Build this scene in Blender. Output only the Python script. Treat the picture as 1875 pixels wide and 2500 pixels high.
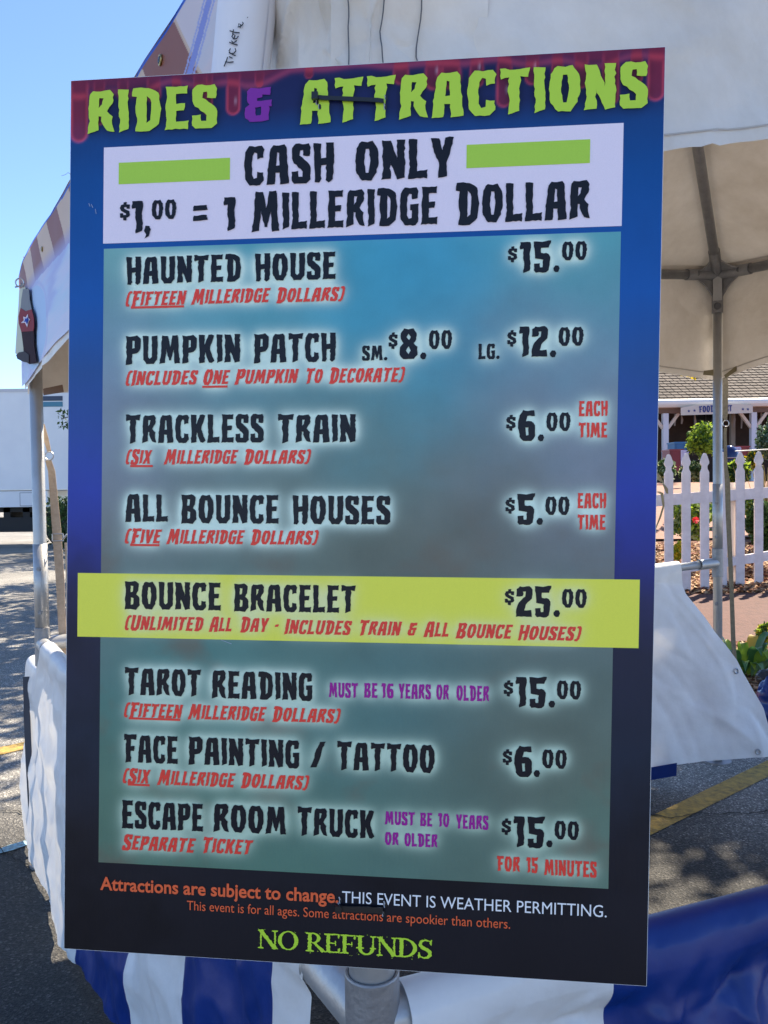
import bpy, math, random
import numpy as np
from mathutils import Vector, Matrix, noise
from mathutils.geometry import delaunay_2d_cdt

random.seed(7); rng = np.random.default_rng(7)
scene = bpy.context.scene
for o in list(bpy.data.objects): bpy.data.objects.remove(o)
COL = scene.collection

# ------------------------------------------------------------------ camera
F_PX = 2022.0
PITCH = math.atan(63 / F_PX); ROLL = 0.013
g = Vector((ROLL * math.cos(PITCH), math.cos(PITCH), math.sin(PITCH))).normalized()   # world down, in camera axes (right, down, forward)
zf = Vector((0, 0, 1)); Yc = (zf - g * zf.dot(g)).normalized(); Zc = -g; Xc = Yc.cross(Zc)
RW = Matrix((Xc, Yc, Zc))                       # camera axes -> world
EYE = Vector((0, 0, 1.5))
cam_d = bpy.data.cameras.new('camera'); cam = bpy.data.objects.new('camera', cam_d); COL.objects.link(cam)
cam_d.sensor_fit = 'VERTICAL'; cam_d.sensor_height = 36; cam_d.lens = 36 * F_PX / 2500
cam_d.clip_start = 0.02; cam_d.clip_end = 3000
r_, u_, b_ = RW @ Vector((1, 0, 0)), RW @ Vector((0, -1, 0)), RW @ Vector((0, 0, -1))
m = Matrix((r_, u_, b_)).transposed().to_4x4(); m.translation = EYE; cam.matrix_world = m
scene.camera = cam

# ------------------------------------------------------------------ sky, sun, exposure
SUN_EL, SUN_AZ = math.radians(51), math.radians(40)      # azimuth measured from +Y towards +X
w = bpy.data.worlds.new('World'); scene.world = w; w.use_nodes = True
nt = w.node_tree; nt.nodes.clear()
sky = nt.nodes.new('ShaderNodeTexSky'); sky.sky_type = 'NISHITA'; sky.sun_disc = False
sky.sun_elevation = SUN_EL; sky.sun_rotation = SUN_AZ; sky.altitude = 1000; sky.air_density = 0.7; sky.dust_density = 0.25; sky.ozone_density = 4.0
bg = nt.nodes.new('ShaderNodeBackground'); bg.inputs[1].default_value = 0.12
out = nt.nodes.new('ShaderNodeOutputWorld'); nt.links.new(sky.outputs[0], bg.inputs[0]); nt.links.new(bg.outputs[0], out.inputs[0])
sl = bpy.data.lights.new('sun', 'SUN'); sl.energy = 5.0; sl.angle = math.radians(0.5); sl.color = (1, 0.88, 0.70)
so = bpy.data.objects.new('sun', sl); COL.objects.link(so)
sd = Vector((math.cos(SUN_EL) * math.sin(SUN_AZ), math.cos(SUN_EL) * math.cos(SUN_AZ), math.sin(SUN_EL)))
so.rotation_euler = sd.to_track_quat('Z', 'Y').to_euler(); so.location = (0, 0, 20)
vs = scene.view_settings; vs.view_transform = 'Standard'; vs.look = 'None'; vs.gamma = 1; vs.exposure = 1.6; vs.use_curve_mapping = False
scene.cycles.max_bounces = 8

# ------------------------------------------------------------------ helpers
def P(x, y, d):
    """world point seen at photo position (x, y) and lying at depth Y = d"""
    r = RW @ Vector(((x - 937.5) / F_PX, (y - 1250) / F_PX, 1))
    return EYE + r * (d / r.y)
def Gd(x, y, z=0.0):
    r = RW @ Vector(((x - 937.5) / F_PX, (y - 1250) / F_PX, 1))
    return EYE + r * ((z - 1.5) / r.z)
def lin(c):
    return [(v / 255 / 12.92 if v <= 10.3 else ((v / 255 + .055) / 1.055) ** 2.4) for v in c]
def tag(o, label=None, cat=None, group=None, kind=None):
    if label: o['label'] = label
    if cat: o['category'] = cat
    if group: o['group'] = group
    if kind: o['kind'] = kind
    return o
def empty(name, loc, label, cat, group=None):
    o = bpy.data.objects.new(name, None); COL.objects.link(o); o.location = loc
    o.empty_display_size = .1
    return tag(o, label, cat, group)
def mesh_obj(name, verts, faces, mat, parent=None, mats=None, mi=None, smooth=False, label=None):
    me = bpy.data.meshes.new(name); me.from_pydata([tuple(v) for v in verts], [], faces)
    for mm in (mats or [mat]): me.materials.append(mm)
    if mi is not None: me.polygons.foreach_set('material_index', mi)
    if smooth: me.polygons.foreach_set('use_smooth', [True] * len(me.polygons))
    me.update()
    o = bpy.data.objects.new(name, me); COL.objects.link(o)
    if parent is not None:
        o.parent = parent; o.matrix_parent_inverse = Matrix.Translation(parent.location).inverted() if parent.type == 'EMPTY' else Matrix()
    if label: o['label'] = label
    return o
class MB:
    def __init__(s): s.v = []; s.f = []; s.m = []
    def add(s, v, f, mi=0):
        n = len(s.v); s.v += [Vector(p) for p in v]; s.f += [tuple(i + n for i in q) for q in f]; s.m += [mi] * len(f); return s
    def box(s, a, b, mi=0, M=None):
        x0, y0, z0 = a; x1, y1, z1 = b
        v = [Vector(p) for p in ((x0,y0,z0),(x1,y0,z0),(x1,y1,z0),(x0,y1,z0),(x0,y0,z1),(x1,y0,z1),(x1,y1,z1),(x0,y1,z1))]
        if M: v = [M @ p for p in v]
        return s.add(v, [(0,3,2,1),(4,5,6,7),(0,1,5,4),(1,2,6,5),(2,3,7,6),(3,0,4,7)], mi)
    def tube(s, pts, r, n=16, mi=0, cap=True):
        pts = [Vector(p) for p in pts]; rs = r if isinstance(r, (list, tuple)) else [r] * len(pts)
        vs_, fs = [], []; up = None
        for i, p in enumerate(pts):
            t = (pts[min(i+1, len(pts)-1)] - pts[max(i-1, 0)]).normalized()
            if up is None: up = Vector((0,0,1)) if abs(t.z) < .9 else Vector((0,1,0))
            a = t.cross(up).normalized(); b = t.cross(a).normalized(); up = -b if abs(b.dot(up)) > 0 and b.dot(up) < 0 else b
            for k in range(n):
                q = 2 * math.pi * k / n; vs_.append(p + (a * math.cos(q) + b * math.sin(q)) * rs[i])
        for i in range(len(pts) - 1):
            for k in range(n): fs.append((i*n+k, i*n+(k+1)%n, (i+1)*n+(k+1)%n, (i+1)*n+k))
        if cap: fs.append(tuple(range(n))[::-1]); fs.append(tuple(range((len(pts)-1)*n, len(pts)*n)))
        return s.add(vs_, fs, mi)
    def ribbon(s, pts, wv, th, mi=0):
        """flat band along pts, wv: width vector per point (or one), th: thickness"""
        pts = [Vector(p) for p in pts]; W = wv if isinstance(wv, list) else [wv] * len(pts)
        v = []
        for i, p in enumerate(pts):
            t = (pts[min(i+1, len(pts)-1)] - pts[max(i-1, 0)]).normalized(); wv_ = Vector(W[i]) / 2; nn = t.cross(wv_).normalized() * th / 2
            v += [p - wv_ - nn, p + wv_ - nn, p + wv_ + nn, p - wv_ + nn]
        f = []
        for i in range(len(pts) - 1):
            for k in range(4): f.append((i*4+k, i*4+(k+1)%4, (i+1)*4+(k+1)%4, (i+1)*4+k))
        e = (len(pts)-1)*4; f += [(0,1,2,3), (e+3,e+2,e+1,e)]
        return s.add(v, f, mi)
    def torus(s, c, r, r2, ax1, ax2, n=24, k=8, mi=0):
        c = Vector(c); ax1 = Vector(ax1).normalized(); ax2 = Vector(ax2).normalized(); az = ax1.cross(ax2); v = []
        for i in range(n):
            a = 2*math.pi*i/n; d = ax1*math.cos(a)+ax2*math.sin(a)
            for j in range(k):
                b = 2*math.pi*j/k; v.append(c + d*(r+r2*math.cos(b)) + az*r2*math.sin(b))
        return s.add(v, [(i*k+j, ((i+1)%n)*k+j, ((i+1)%n)*k+(j+1)%k, i*k+(j+1)%k) for i in range(n) for j in range(k)], mi)
    def grid(s, fn, nu, nv, mi=0):
        v = [fn(i/nu, j/nv) for j in range(nv+1) for i in range(nu+1)]
        return s.add(v, [(j*(nu+1)+i, j*(nu+1)+i+1, (j+1)*(nu+1)+i+1, (j+1)*(nu+1)+i) for j in range(nv) for i in range(nu)], mi)
    def build(s, name, mat, parent=None, mats=None, smooth=False, label=None):
        return mesh_obj(name, s.v, s.f, mat, parent, mats, s.m if mats else None, smooth, label)

def inside(x, y, loops):
    c = False
    for l in loops:
        for i in range(len(l)):
            (xa, ya), (xb, yb) = l[i-1], l[i]
            if (ya > y) != (yb > y) and x < (xb-xa)*(y-ya)/(yb-ya)+xa: c = not c
    return c
def tess(loops):
    """triangles of a polygon with holes (even-odd), as indices into the flattened loops"""
    loops = [[(p[0], p[1]) for p in l] for l in loops]; pts = [Vector(p) for l in loops for p in l]; ed = []; k = 0
    for l in loops: ed += [(k+i, k+(i+1) % len(l)) for i in range(len(l))]; k += len(l)
    vo, eo, fo, ov, oe, of = delaunay_2d_cdt(pts, ed, [], 0, 1e-7); o = []
    mp = [(a[0] if a else None) for a in ov]
    for t in fo:
        if any(mp[i] is None for i in t): continue
        cx = sum(vo[i][0] for i in t)/3; cy = sum(vo[i][1] for i in t)/3
        if inside(cx, cy, loops): o.append(tuple(mp[i] for i in t))
    return o
# ------------------------------------------------------------------ materials
def mat(name, col, rough=.6, metal=0, col2=None, scale=8, bump=0, bscale=40, trans=0, detail=6, spec=.5, mix=.5, stretch=None, crease=0):
    mt = bpy.data.materials.new(name); mt.use_nodes = True; n = mt.node_tree; b = n.nodes['Principled BSDF']
    b.inputs['Roughness'].default_value = rough; b.inputs['Metallic'].default_value = metal; b.inputs['Specular IOR Level'].default_value = spec
    b.inputs['Base Color'].default_value = (*col, 1)
    tc = n.nodes.new('ShaderNodeTexCoord'); src = tc.outputs['Object']
    if stretch:
        mp = n.nodes.new('ShaderNodeMapping'); mp.inputs['Scale'].default_value = stretch; n.links.new(src, mp.inputs[0]); src = mp.outputs[0]
    colout = None
    if col2:
        no = n.nodes.new('ShaderNodeTexNoise'); no.inputs['Scale'].default_value = scale; no.inputs['Detail'].default_value = detail; no.inputs['Roughness'].default_value = .65
        n.links.new(src, no.inputs['Vector'])
        cr = n.nodes.new('ShaderNodeValToRGB'); cr.color_ramp.elements[0].position = mix - .18; cr.color_ramp.elements[1].position = mix + .2
        cr.color_ramp.elements[0].color = (*col, 1); cr.color_ramp.elements[1].color = (*col2, 1)
        n.links.new(no.outputs[0], cr.inputs[0]); n.links.new(cr.outputs[0], b.inputs['Base Color']); colout = cr.outputs[0]
    if bump:
        no = n.nodes.new('ShaderNodeTexNoise'); no.inputs['Scale'].default_value = bscale; no.inputs['Detail'].default_value = 5
        n.links.new(src, no.inputs['Vector'])
        bp = n.nodes.new('ShaderNodeBump'); bp.inputs['Strength'].default_value = bump; bp.inputs['Distance'].default_value = .01
        n.links.new(no.outputs[0], bp.inputs['Height']); n.links.new(bp.outputs[0], b.inputs['Normal'])
    if crease:
        rn = n.nodes.new('ShaderNodeTexNoise'); rn.noise_type = 'RIDGED_MULTIFRACTAL'; rn.inputs['Scale'].default_value = 2.3; rn.inputs['Detail'].default_value = 3.5; rn.inputs['Distortion'].default_value = .6
        n.links.new(tc.outputs['Object'], rn.inputs['Vector'])
        b2 = n.nodes.new('ShaderNodeBump'); b2.inputs['Strength'].default_value = crease; b2.inputs['Distance'].default_value = .03
        n.links.new(rn.outputs[0], b2.inputs['Height'])
        if bump: n.links.new(bp.outputs[0], b2.inputs['Normal'])
        n.links.new(b2.outputs[0], b.inputs['Normal'])
    if trans:
        tr = n.nodes.new('ShaderNodeBsdfTranslucent'); tr.inputs[0].default_value = (*col, 1)
        if colout: n.links.new(colout, tr.inputs[0])
        mx = n.nodes.new('ShaderNodeMixShader'); mx.inputs[0].default_value = trans
        n.links.new(b.outputs[0], mx.inputs[1]); n.links.new(tr.outputs[0], mx.inputs[2])
        n.links.new(mx.outputs[0], n.nodes['Material Output'].inputs[0])
    return mt
def attr_mat(name, rough=.35, flute=True, attr='print', trans=0, bumpn=0):
    mt = bpy.data.materials.new(name); mt.use_nodes = True; n = mt.node_tree; b = n.nodes['Principled BSDF']
    a = n.nodes.new('ShaderNodeAttribute'); a.attribute_name = attr; b.inputs['Roughness'].default_value = rough; b.inputs['Specular IOR Level'].default_value = .22
    tc = n.nodes.new('ShaderNodeTexCoord'); gr = n.nodes.new('ShaderNodeTexNoise'); gr.inputs['Scale'].default_value = 900; gr.inputs['Detail'].default_value = 2
    n.links.new(tc.outputs['Object'], gr.inputs['Vector'])
    mr = n.nodes.new('ShaderNodeMapRange'); mr.inputs[3].default_value = .94; mr.inputs[4].default_value = 1.06; n.links.new(gr.outputs[0], mr.inputs[0])
    mx = n.nodes.new('ShaderNodeVectorMath'); mx.operation = 'SCALE'; n.links.new(a.outputs['Color'], mx.inputs[0]); n.links.new(mr.outputs[0], mx.inputs['Scale'])
    n.links.new(mx.outputs[0], b.inputs['Base Color'])
    if flute:
        wv = n.nodes.new('ShaderNodeTexWave'); wv.inputs['Scale'].default_value = 60; wv.inputs['Distortion'].default_value = .6; wv.inputs['Detail'].default_value = 2
        n.links.new(tc.outputs['Object'], wv.inputs['Vector'])
        bp = n.nodes.new('ShaderNodeBump'); bp.inputs['Strength'].default_value = .05; bp.inputs['Distance'].default_value = .0012
        n.links.new(wv.outputs[1], bp.inputs['Height']); n.links.new(bp.outputs[0], b.inputs['Normal'])
    if trans:
        tr = n.nodes.new('ShaderNodeBsdfTranslucent'); n.links.new(a.outputs['Color'], tr.inputs[0])
        ms = n.nodes.new('ShaderNodeMixShader'); ms.inputs[0].default_value = trans
        n.links.new(b.outputs[0], ms.inputs[1]); n.links.new(tr.outputs[0], ms.inputs[2]); n.links.new(ms.outputs[0], n.nodes['Material Output'].inputs[0])
    return mt

WREF = lin((181, 199, 223))
def ink(c):            # printed colour: observed colour over the observed white of the same board
    return [min(.9, max(.004, a / b_ * .80)) for a, b_ in zip(lin(c), WREF)]

M = {}
M['alu'] = mat('galvanised_steel', (.40,.40,.40), .42, .55, (.47,.47,.47), 14, .12, 90)
M['alu_dark'] = mat('weathered_steel', (.24,.24,.25), .5, .6, (.33,.33,.34), 20, .2, 90)
M['white_vinyl'] = mat('white_vinyl', (.70,.69,.68), .42, 0, (.82,.81,.80), 5, .25, 22, trans=.16, crease=.4)
M['canopy'] = mat('canopy_vinyl', (.62,.55,.465), .5, 0, (.84,.775,.70), 3.4, .35, 26, trans=.03, detail=10, crease=.35)
M['blue_vinyl'] = mat('blue_vinyl', (.002,.022,.15), .40, 0, (.004,.034,.21), 4, .12, 25, trans=.04, spec=.4, crease=.8)
M['thread'] = mat('seam_thread', (.12,.12,.13), .9)
M['black'] = mat('black_plastic', (.012,.012,.014), .35)
M['board'] = mat('board_plastic', (.75,.76,.78), .5)
M['strap'] = mat('tan_strap', (.46,.33,.23), .8, 0, (.58,.44,.32), 60, .3, 300)
M['strap_olive'] = mat('olive_strap', (.16,.13,.08), .85, 0, (.24,.20,.13), 50, .3, 300)
M['ring'] = mat('ring_metal', (.5,.5,.5), .3, .9)

# ------------------------------------------------------------------ ground
def asphalt_mat():
    mt = bpy.data.materials.new('asphalt'); mt.use_nodes = True; n = mt.node_tree; b = n.nodes['Principled BSDF']
    tc = n.nodes.new('ShaderNodeTexCoord')
    v = n.nodes.new('ShaderNodeTexVoronoi'); v.inputs['Scale'].default_value = 150; n.links.new(tc.outputs['Object'], v.inputs['Vector'])
    cr = n.nodes.new('ShaderNodeValToRGB'); e = cr.color_ramp.elements
    e[0].position = .0; e[0].color = (.045,.043,.040,1); e[1].position = 1; e[1].color = (.30,.28,.25,1)
    e.new(.45).color = (.065,.062,.057,1); e.new(.75).color = (.11,.105,.095,1); e.new(.93).color = (.15,.14,.125,1)
    sp = n.nodes.new('ShaderNodeSeparateColor'); n.links.new(v.outputs['Color'], sp.inputs[0]); n.links.new(sp.outputs[0], cr.inputs[0])
    no = n.nodes.new('ShaderNodeTexNoise'); no.inputs['Scale'].default_value = .9; no.inputs['Detail'].default_value = 8; n.links.new(tc.outputs['Object'], no.inputs['Vector'])
    mr = n.nodes.new('ShaderNodeMapRange'); mr.inputs[1].default_value = .3; mr.inputs[2].default_value = .7; mr.inputs[3].default_value = .75; mr.inputs[4].default_value = 1.3
    n.links.new(no.outputs[0], mr.inputs[0])
    # shade painted in: base colour darker around the tent's shadow, paler on sunlit ground
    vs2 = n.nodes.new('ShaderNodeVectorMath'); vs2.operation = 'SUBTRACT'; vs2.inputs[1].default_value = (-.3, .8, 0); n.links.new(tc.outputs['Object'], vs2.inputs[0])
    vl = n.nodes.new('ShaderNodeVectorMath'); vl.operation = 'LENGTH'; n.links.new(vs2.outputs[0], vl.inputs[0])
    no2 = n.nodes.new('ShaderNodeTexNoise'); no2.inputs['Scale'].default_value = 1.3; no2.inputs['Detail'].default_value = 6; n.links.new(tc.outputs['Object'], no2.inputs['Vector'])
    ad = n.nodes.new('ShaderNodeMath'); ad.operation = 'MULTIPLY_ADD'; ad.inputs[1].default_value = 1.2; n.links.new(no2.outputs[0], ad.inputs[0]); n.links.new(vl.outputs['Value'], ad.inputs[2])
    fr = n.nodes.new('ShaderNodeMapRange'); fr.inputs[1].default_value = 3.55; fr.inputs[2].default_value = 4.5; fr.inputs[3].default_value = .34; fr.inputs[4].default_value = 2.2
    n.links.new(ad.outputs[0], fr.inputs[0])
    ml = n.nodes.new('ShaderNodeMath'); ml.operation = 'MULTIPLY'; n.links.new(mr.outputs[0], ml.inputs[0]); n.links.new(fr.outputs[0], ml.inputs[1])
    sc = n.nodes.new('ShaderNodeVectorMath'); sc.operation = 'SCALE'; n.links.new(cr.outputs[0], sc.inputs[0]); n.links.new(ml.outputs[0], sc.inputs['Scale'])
    n.links.new(sc.outputs[0], b.inputs['Base Color']); b.inputs['Roughness'].default_value = .85
    bp = n.nodes.new('ShaderNodeBump'); bp.inputs['Strength'].default_value = .7; bp.inputs['Distance'].default_value = .006
    n.links.new(v.outputs['Distance'], bp.inputs['Height']); n.links.new(bp.outputs[0], b.inputs['Normal'])
    return mt
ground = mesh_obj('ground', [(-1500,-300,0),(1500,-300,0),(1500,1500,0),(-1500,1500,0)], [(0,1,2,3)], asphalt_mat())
tag(ground, kind='structure')
def flat_strip(name, pts, mt, z=.004):
    o = mesh_obj(name, [(p.x, p.y, z) for p in pts], [tuple(range(len(pts)))], mt); tag(o, kind='structure'); return o
M['yellow_paint'] = mat('yellow_road_paint', (.10,.08,.04), .8, 0, (.48,.30,.06), 26, .5, 90, mix=.42, detail=9)
M['chalk'] = mat('blue_chalk', (.13,.13,.12), .9, 0, (.30,.52,.60), 60, .3, 90, mix=.46, detail=8)
flat_strip('yellow_parking_line', [Gd(1480,2100), Gd(1480,2050), Gd(1590,1994), Gd(1875,1857), Gd(2050,1775), Gd(2050,1812), Gd(1875,1898), Gd(1590,2040)][::-1], M['yellow_paint'])
flat_strip('yellow_lane_line', [Gd(-60,1838), Gd(140,1796), Gd(140,1812), Gd(-60,1858)], M['yellow_paint'])
flat_strip('blue_chalk_mark', [Gd(-10,2078), Gd(20,2066), Gd(60,2055), Gd(85,2058), Gd(60,2068), Gd(25,2080), Gd(-10,2088)], M['chalk'], .005)
M['crack'] = mat('crack_fill', (.012,.011,.010), .95)
def crack(name, px, wid=.012):
    v = []; f = []
    pts = [Gd(*p) for p in px]; fine = []
    for a, b in zip(pts, pts[1:]):
        for k in range(5): fine.append(a.lerp(b, k/5) + Vector((random.uniform(-.008,.008), random.uniform(-.012,.012), 0)))
    for i, p in enumerate(fine):
        h = wid * random.uniform(.3, 1) / 2; v += [(p.x, p.y-h, .008), (p.x, p.y+h, .008)]
        if i: f.append((2*i-2, 2*i, 2*i+1, 2*i-1))
    o = mesh_obj(name, v, f, M['crack']); tag(o, kind='structure')
crack('asphalt_crack', [(-10,2060),(15,2083),(35,2100),(55,2108),(95,2118)], .010)
crack('asphalt_crack', [(-20,1985),(30,1983),(80,1992)], .012)
crack('asphalt_crack', [(1560,1988),(1640,2000),(1700,1990),(1830,1990),(1875,1980),(1980,1975)], .012)

# raised garden ground behind the tent, on the right
HP = [(0,0),(5.2,.012),(7,.16),(9,.30),(12,.60),(16,1.05),(21,1.38),(26,1.5),(60,1.7)]
def hz(y):
    for (a, p), (b, q) in zip(HP, HP[1:]):
        if y <= b: return p + (q-p)*(y-a)/(b-a)
    return HP[-1][1]
def gz(x, y): return hz(y) + .015*noise.noise(Vector((x*1.5, y*1.5, 0)))
M['mulch'] = mat('mulch_soil', (.07,.028,.014), .95, 0, (.22,.10,.06), 22, 1.0, 60)
b = MB()
def bedfn(u, v):
    y = 5.15 + v*v*45; x0 = .17*y; x = x0 + u*(26 + y*.4)
    e = 0 if v > 0 else -.05
    return Vector((x, y, gz(x, y) + e))
b.grid(bedfn, 90, 90); bed = b.build('garden_bed', M['mulch'], smooth=True); tag(bed, kind='structure')
M['brick_path'] = mat('brick_paving', (.06,.020,.014), .85, 0, (.10,.038,.027), 14, .5, 40)
def over(name, quad, mt, lift, nu=40, nv=16):
    a, b_, c, d = [Vector(q) for q in quad]; mb = MB()
    def fn(u, v):
        p = a.lerp(b_, u).lerp(d.lerp(c, u), v); return Vector((p.x, p.y, gz(p.x, p.y) + lift))
    mb.grid(fn, nu, nv); o = mb.build(name, mt, smooth=True); tag(o, kind='structure'); return o
over('brick_path', [(1.5,6.75,0),(9,7.15,0),(9,8.85,0),(1.5,8.75,0)], M['brick_path'], .03)
M['terrace'] = mat('terracotta_paving', (.17,.065,.035), .8, 0, (.23,.10,.06), 5, .3, 30)
over('brick_terrace', [(2.9,12.2,0),(14,12.8,0),(16,25,0),(4.6,25,0)], M['terrace'], .035)

def chips(name, n, region, size, mats_, label=None):
    v = []; f = []; mi = []
    for i in range(n):
        x, y = region(); z = gz(x, y) + random.uniform(.01, .035); a = random.uniform(0, 6.28); s = random.uniform(*size)
        t = Vector((math.cos(a), math.sin(a), random.uniform(-.5,.5))) * s; q = Vector((-math.sin(a), math.cos(a), random.uniform(-.6,.6))) * s * random.uniform(.25,.6)
        c = Vector((x, y, z)); k = len(v); v += [c-t-q, c+t-q*.6, c+t*.9+q, c-t*.7+q]; f.append((k,k+1,k+2,k+3)); mi.append(random.randrange(len(mats_)))
    o = mesh_obj(name, v, f, None, mats=mats_, mi=mi); tag(o, label, None, kind='stuff'); return o
ch = [mat('bark_red', (.20,.065,.035), .9), mat('bark_brown', (.11,.05,.03), .9), mat('dry_leaf', (.42,.24,.13), .8, trans=.2), mat('pale_leaf', (.55,.38,.22), .8, trans=.2)]
def reg1():
    while True:
        y = random.uniform(5.2, 12.0); x = random.uniform(.30*y, .56*y)
        if not (6.72+.05*(x-1.5) < y < 8.75): return x, y
c_ = chips('mulch_chips', 15000, reg1, (.012,.04), ch, 'red bark mulch mixed with dry fallen leaves'); c_['category'] = 'mulch'

# ------------------------------------------------------------------ foliage tools
def leaf_cloud(name, pts, size, mt, parent, mats_=None, flat=.5, aspect=.55):
    n = len(pts); pts = np.asarray(pts)
    a = rng.normal(size=(n,3)); a /= np.linalg.norm(a, axis=1)[:,None]
    bb = rng.normal(size=(n,3)); bb -= (bb*a).sum(1)[:,None]*a; bb /= np.linalg.norm(bb, axis=1)[:,None]
    s = (size*rng.uniform(.6,1.3,size=n))[:,None]; a = a*s; bb = bb*s*aspect
    v = np.empty((n,4,3)); v[:,0] = pts-a; v[:,1] = pts-bb*.9+a*.1; v[:,2] = pts+a; v[:,3] = pts+bb+a*.1
    v = v.reshape(-1,3); f = np.arange(n*4).reshape(-1,4)
    mi = rng.integers(0, len(mats_), n).tolist() if mats_ else None
    return mesh_obj(name, v.tolist(), [tuple(q) for q in f.tolist()], mt, parent, mats=mats_, mi=mi)
def clumps(c, rad, nclump, per, cr, squash=1.0):
    out_ = []
    for i in range(nclump):
        d = rng.normal(size=3); d /= np.linalg.norm(d); r = rng.uniform(.45,1)**.6
        cc = np.array(c) + d*np.array(rad)*r
        q = rng.normal(size=(per,3)); q /= np.linalg.norm(q,axis=1)[:,None]; q *= (cr*rng.uniform(.2,1,size=per)**.5)[:,None]; q[:,2] *= squash
        out_.append(cc+q)
    return np.concatenate(out_)
G_ = {k: mat('leaf_'+k, c, .6, trans=t) for k, c, t in (('mid',(.05,.11,.025),.3),('dark',(.025,.06,.018),.2),('lime',(.30,.42,.04),.45),('blue',(.12,.19,.14),.2),('yellow',(.55,.42,.02),.4),('straw',(.50,.40,.16),.3),('pale',(.35,.42,.20),.4))}
M['bark'] = mat('tree_bark', (.06,.045,.035), .9, 0, (.12,.09,.07), 14, .8, 30)
def tree(loc, h, rad, nclump, label, seed):
    rd = random.Random(seed)
    z0 = gz(*loc) if loc[0] > .17*loc[1] else 0
    t = empty('shade_tree', (loc[0], loc[1], z0), label, 'tree', 'broadleaf trees behind the tent'); b = MB()
    top = Vector((loc[0], loc[1], z0+h)); base = Vector((loc[0], loc[1], z0))
    b.tube([base, base.lerp(top,.3)+Vector((.1,0,0)), base.lerp(top,.6), base.lerp(top,.85)], [.2,.16,.1,.04], 10)
    b.build('trunk', M['bark'], t, smooth=True)
    for k in range(9):
        a = k*2.4; st = base.lerp(top, .3+.06*k); en = st + Vector((math.cos(a)*rad*.8, math.sin(a)*rad*.8, rd.uniform(.4,1.4)))
        bb_ = MB(); bb_.tube([st, st.lerp(en,.5)+Vector((0,0,-.1)), en], [.07,.045,.015], 7); bb_.build('limb', M['bark'], t, smooth=True)
    pts = clumps((loc[0],loc[1],z0+h*.68), (rad,rad,h*.34), nclump, 60, .5)
    leaf_cloud('crown', pts, .085, None, t, [G_['mid'],G_['dark'],G_['mid'],G_['lime']])
    return t
tree((.2,9.6), 8.0, 2.0, 120, 'shade tree nearest behind the tent with dappled crown', 1)
tree((-.65,11.8), 7.6, 2.0, 120, 'shade tree second nearest behind the tent, hidden by the menu sign', 6)
tree((4.95,7.2), 6.2, 1.05, 170, 'unseen tree added at the right beyond the garden bed to shade the tent floor', 4)  # out-of-frame tree added so its crown shades the asphalt under the tent
tree((-2.0,14.8), 7.5, 2.1, 130, 'shade tree by the car park hidden mostly by the menu sign', 2)
tree((-4.2,21.5), 8.5, 2.5, 130, 'shade tree beside the white trailer, its leaves reaching past the sign', 3)
# branch tip that reaches past the sign in front of the trailer
tw = empty('leafy_twig', P(190,1015,17.8), 'dark leafy twig poking out from behind the left edge of the sign', 'branch', 'leafy twigs beside the sign')
b = MB(); b.tube([P(260,1010,18), P(200,1010,17.9), P(150,1022,17.8)], [.03,.02,.008], 6); b.tube([P(230,1020,18), P(185,1035,17.9), P(150,1042,17.8)], [.02,.015,.006], 6); b.build('stem', M['bark'], tw)
pts = np.array([list(P(random.uniform(142,200), random.uniform(1000,1026) if i%2 else random.uniform(1030,1048), 17.8+random.uniform(-.2,.2))) for i in range(90)])
leaf_cloud('foliage', pts, .055, None, tw, [G_['dark'],G_['mid']])
# yellow leaves under the back valance
yt = empty('yellow_twig', P(1675,915,11), 'twig of bright yellow leaves showing under the rear valance', 'branch')
b = MB(); b.tube([P(1640,900,11), P(1670,912,11), P(1702,925,11)], [.012,.008,.004], 6); b.build('stem', M['bark'], yt)
pts = np.array([list(P(1670+i*1.3+random.uniform(-3,3), 910+i*.55+random.uniform(-6,6), 11+random.uniform(-.1,.1))) for i in range(24)])
leaf_cloud('foliage', pts, .045, G_['yellow'], yt)

# ------------------------------------------------------------------ trailer (left background)
YT = 21.6
M['trailer'] = mat('trailer_paint', (.66,.69,.74), .4, 0, (.72,.75,.79), 1.2, 0)
M['trailer_frame'] = mat('trailer_frame_metal', (.015,.015,.017), .7)  # near-black metal of the underframe and wheel rim
M['tyre'] = mat('tyre_rubber', (.012,.012,.012), .85)
def zt(y, x=40): return P(x, y, YT).z
x_r = P(250,1100,YT).x
tr = empty('parked_trailer', (-12, YT, 0), 'long white box trailer parked across the car park', 'trailer')
b = MB(); b.box((-21, YT, zt(1196)), (x_r, YT+2.5, zt(957))); b.build('body', M['trailer'], tr)
b = MB(); b.box((-21.03, YT-.02, zt(957)), (x_r+.03, YT+2.52, zt(949))); b.build('roof_rail', mat('grey_rail', (.5,.5,.55), .4), tr)
b = MB(); b.box((-21, YT-.012, zt(1199)), (x_r, YT+2.45, zt(1196.5))); b.build('trim_strip', mat('grey_trim', (.16,.17,.2), .5), tr)
b = MB(); b.box((-21, YT, zt(1238)), (P(116,1200,YT).x, YT+2.4, zt(1199))); b.build('tent_skirt', M['trailer'], tr)
xa, xb = P(49,1200,YT).x, P(83,1200,YT).x
b = MB(); b.box((xa-.01, YT-.012, zt(1236)), (xb+.01, YT+.01, zt(1202.5))); hd = b.build('hatch_frame', mat('hatch_gap', (.25,.27,.32), .5), tr)
b = MB(); b.box((xa+.01, YT-.02, zt(1234.5)), (xb-.01, YT-.013, zt(1204))); b.build('hatch_door', M['trailer'], hd)
b = MB()
b.box((-21, YT+.3, zt(1251)), (x_r, YT+.5, zt(1238)))
b.box((-21, YT+1.9, zt(1251)), (x_r, YT+2.1, zt(1238)))
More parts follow.
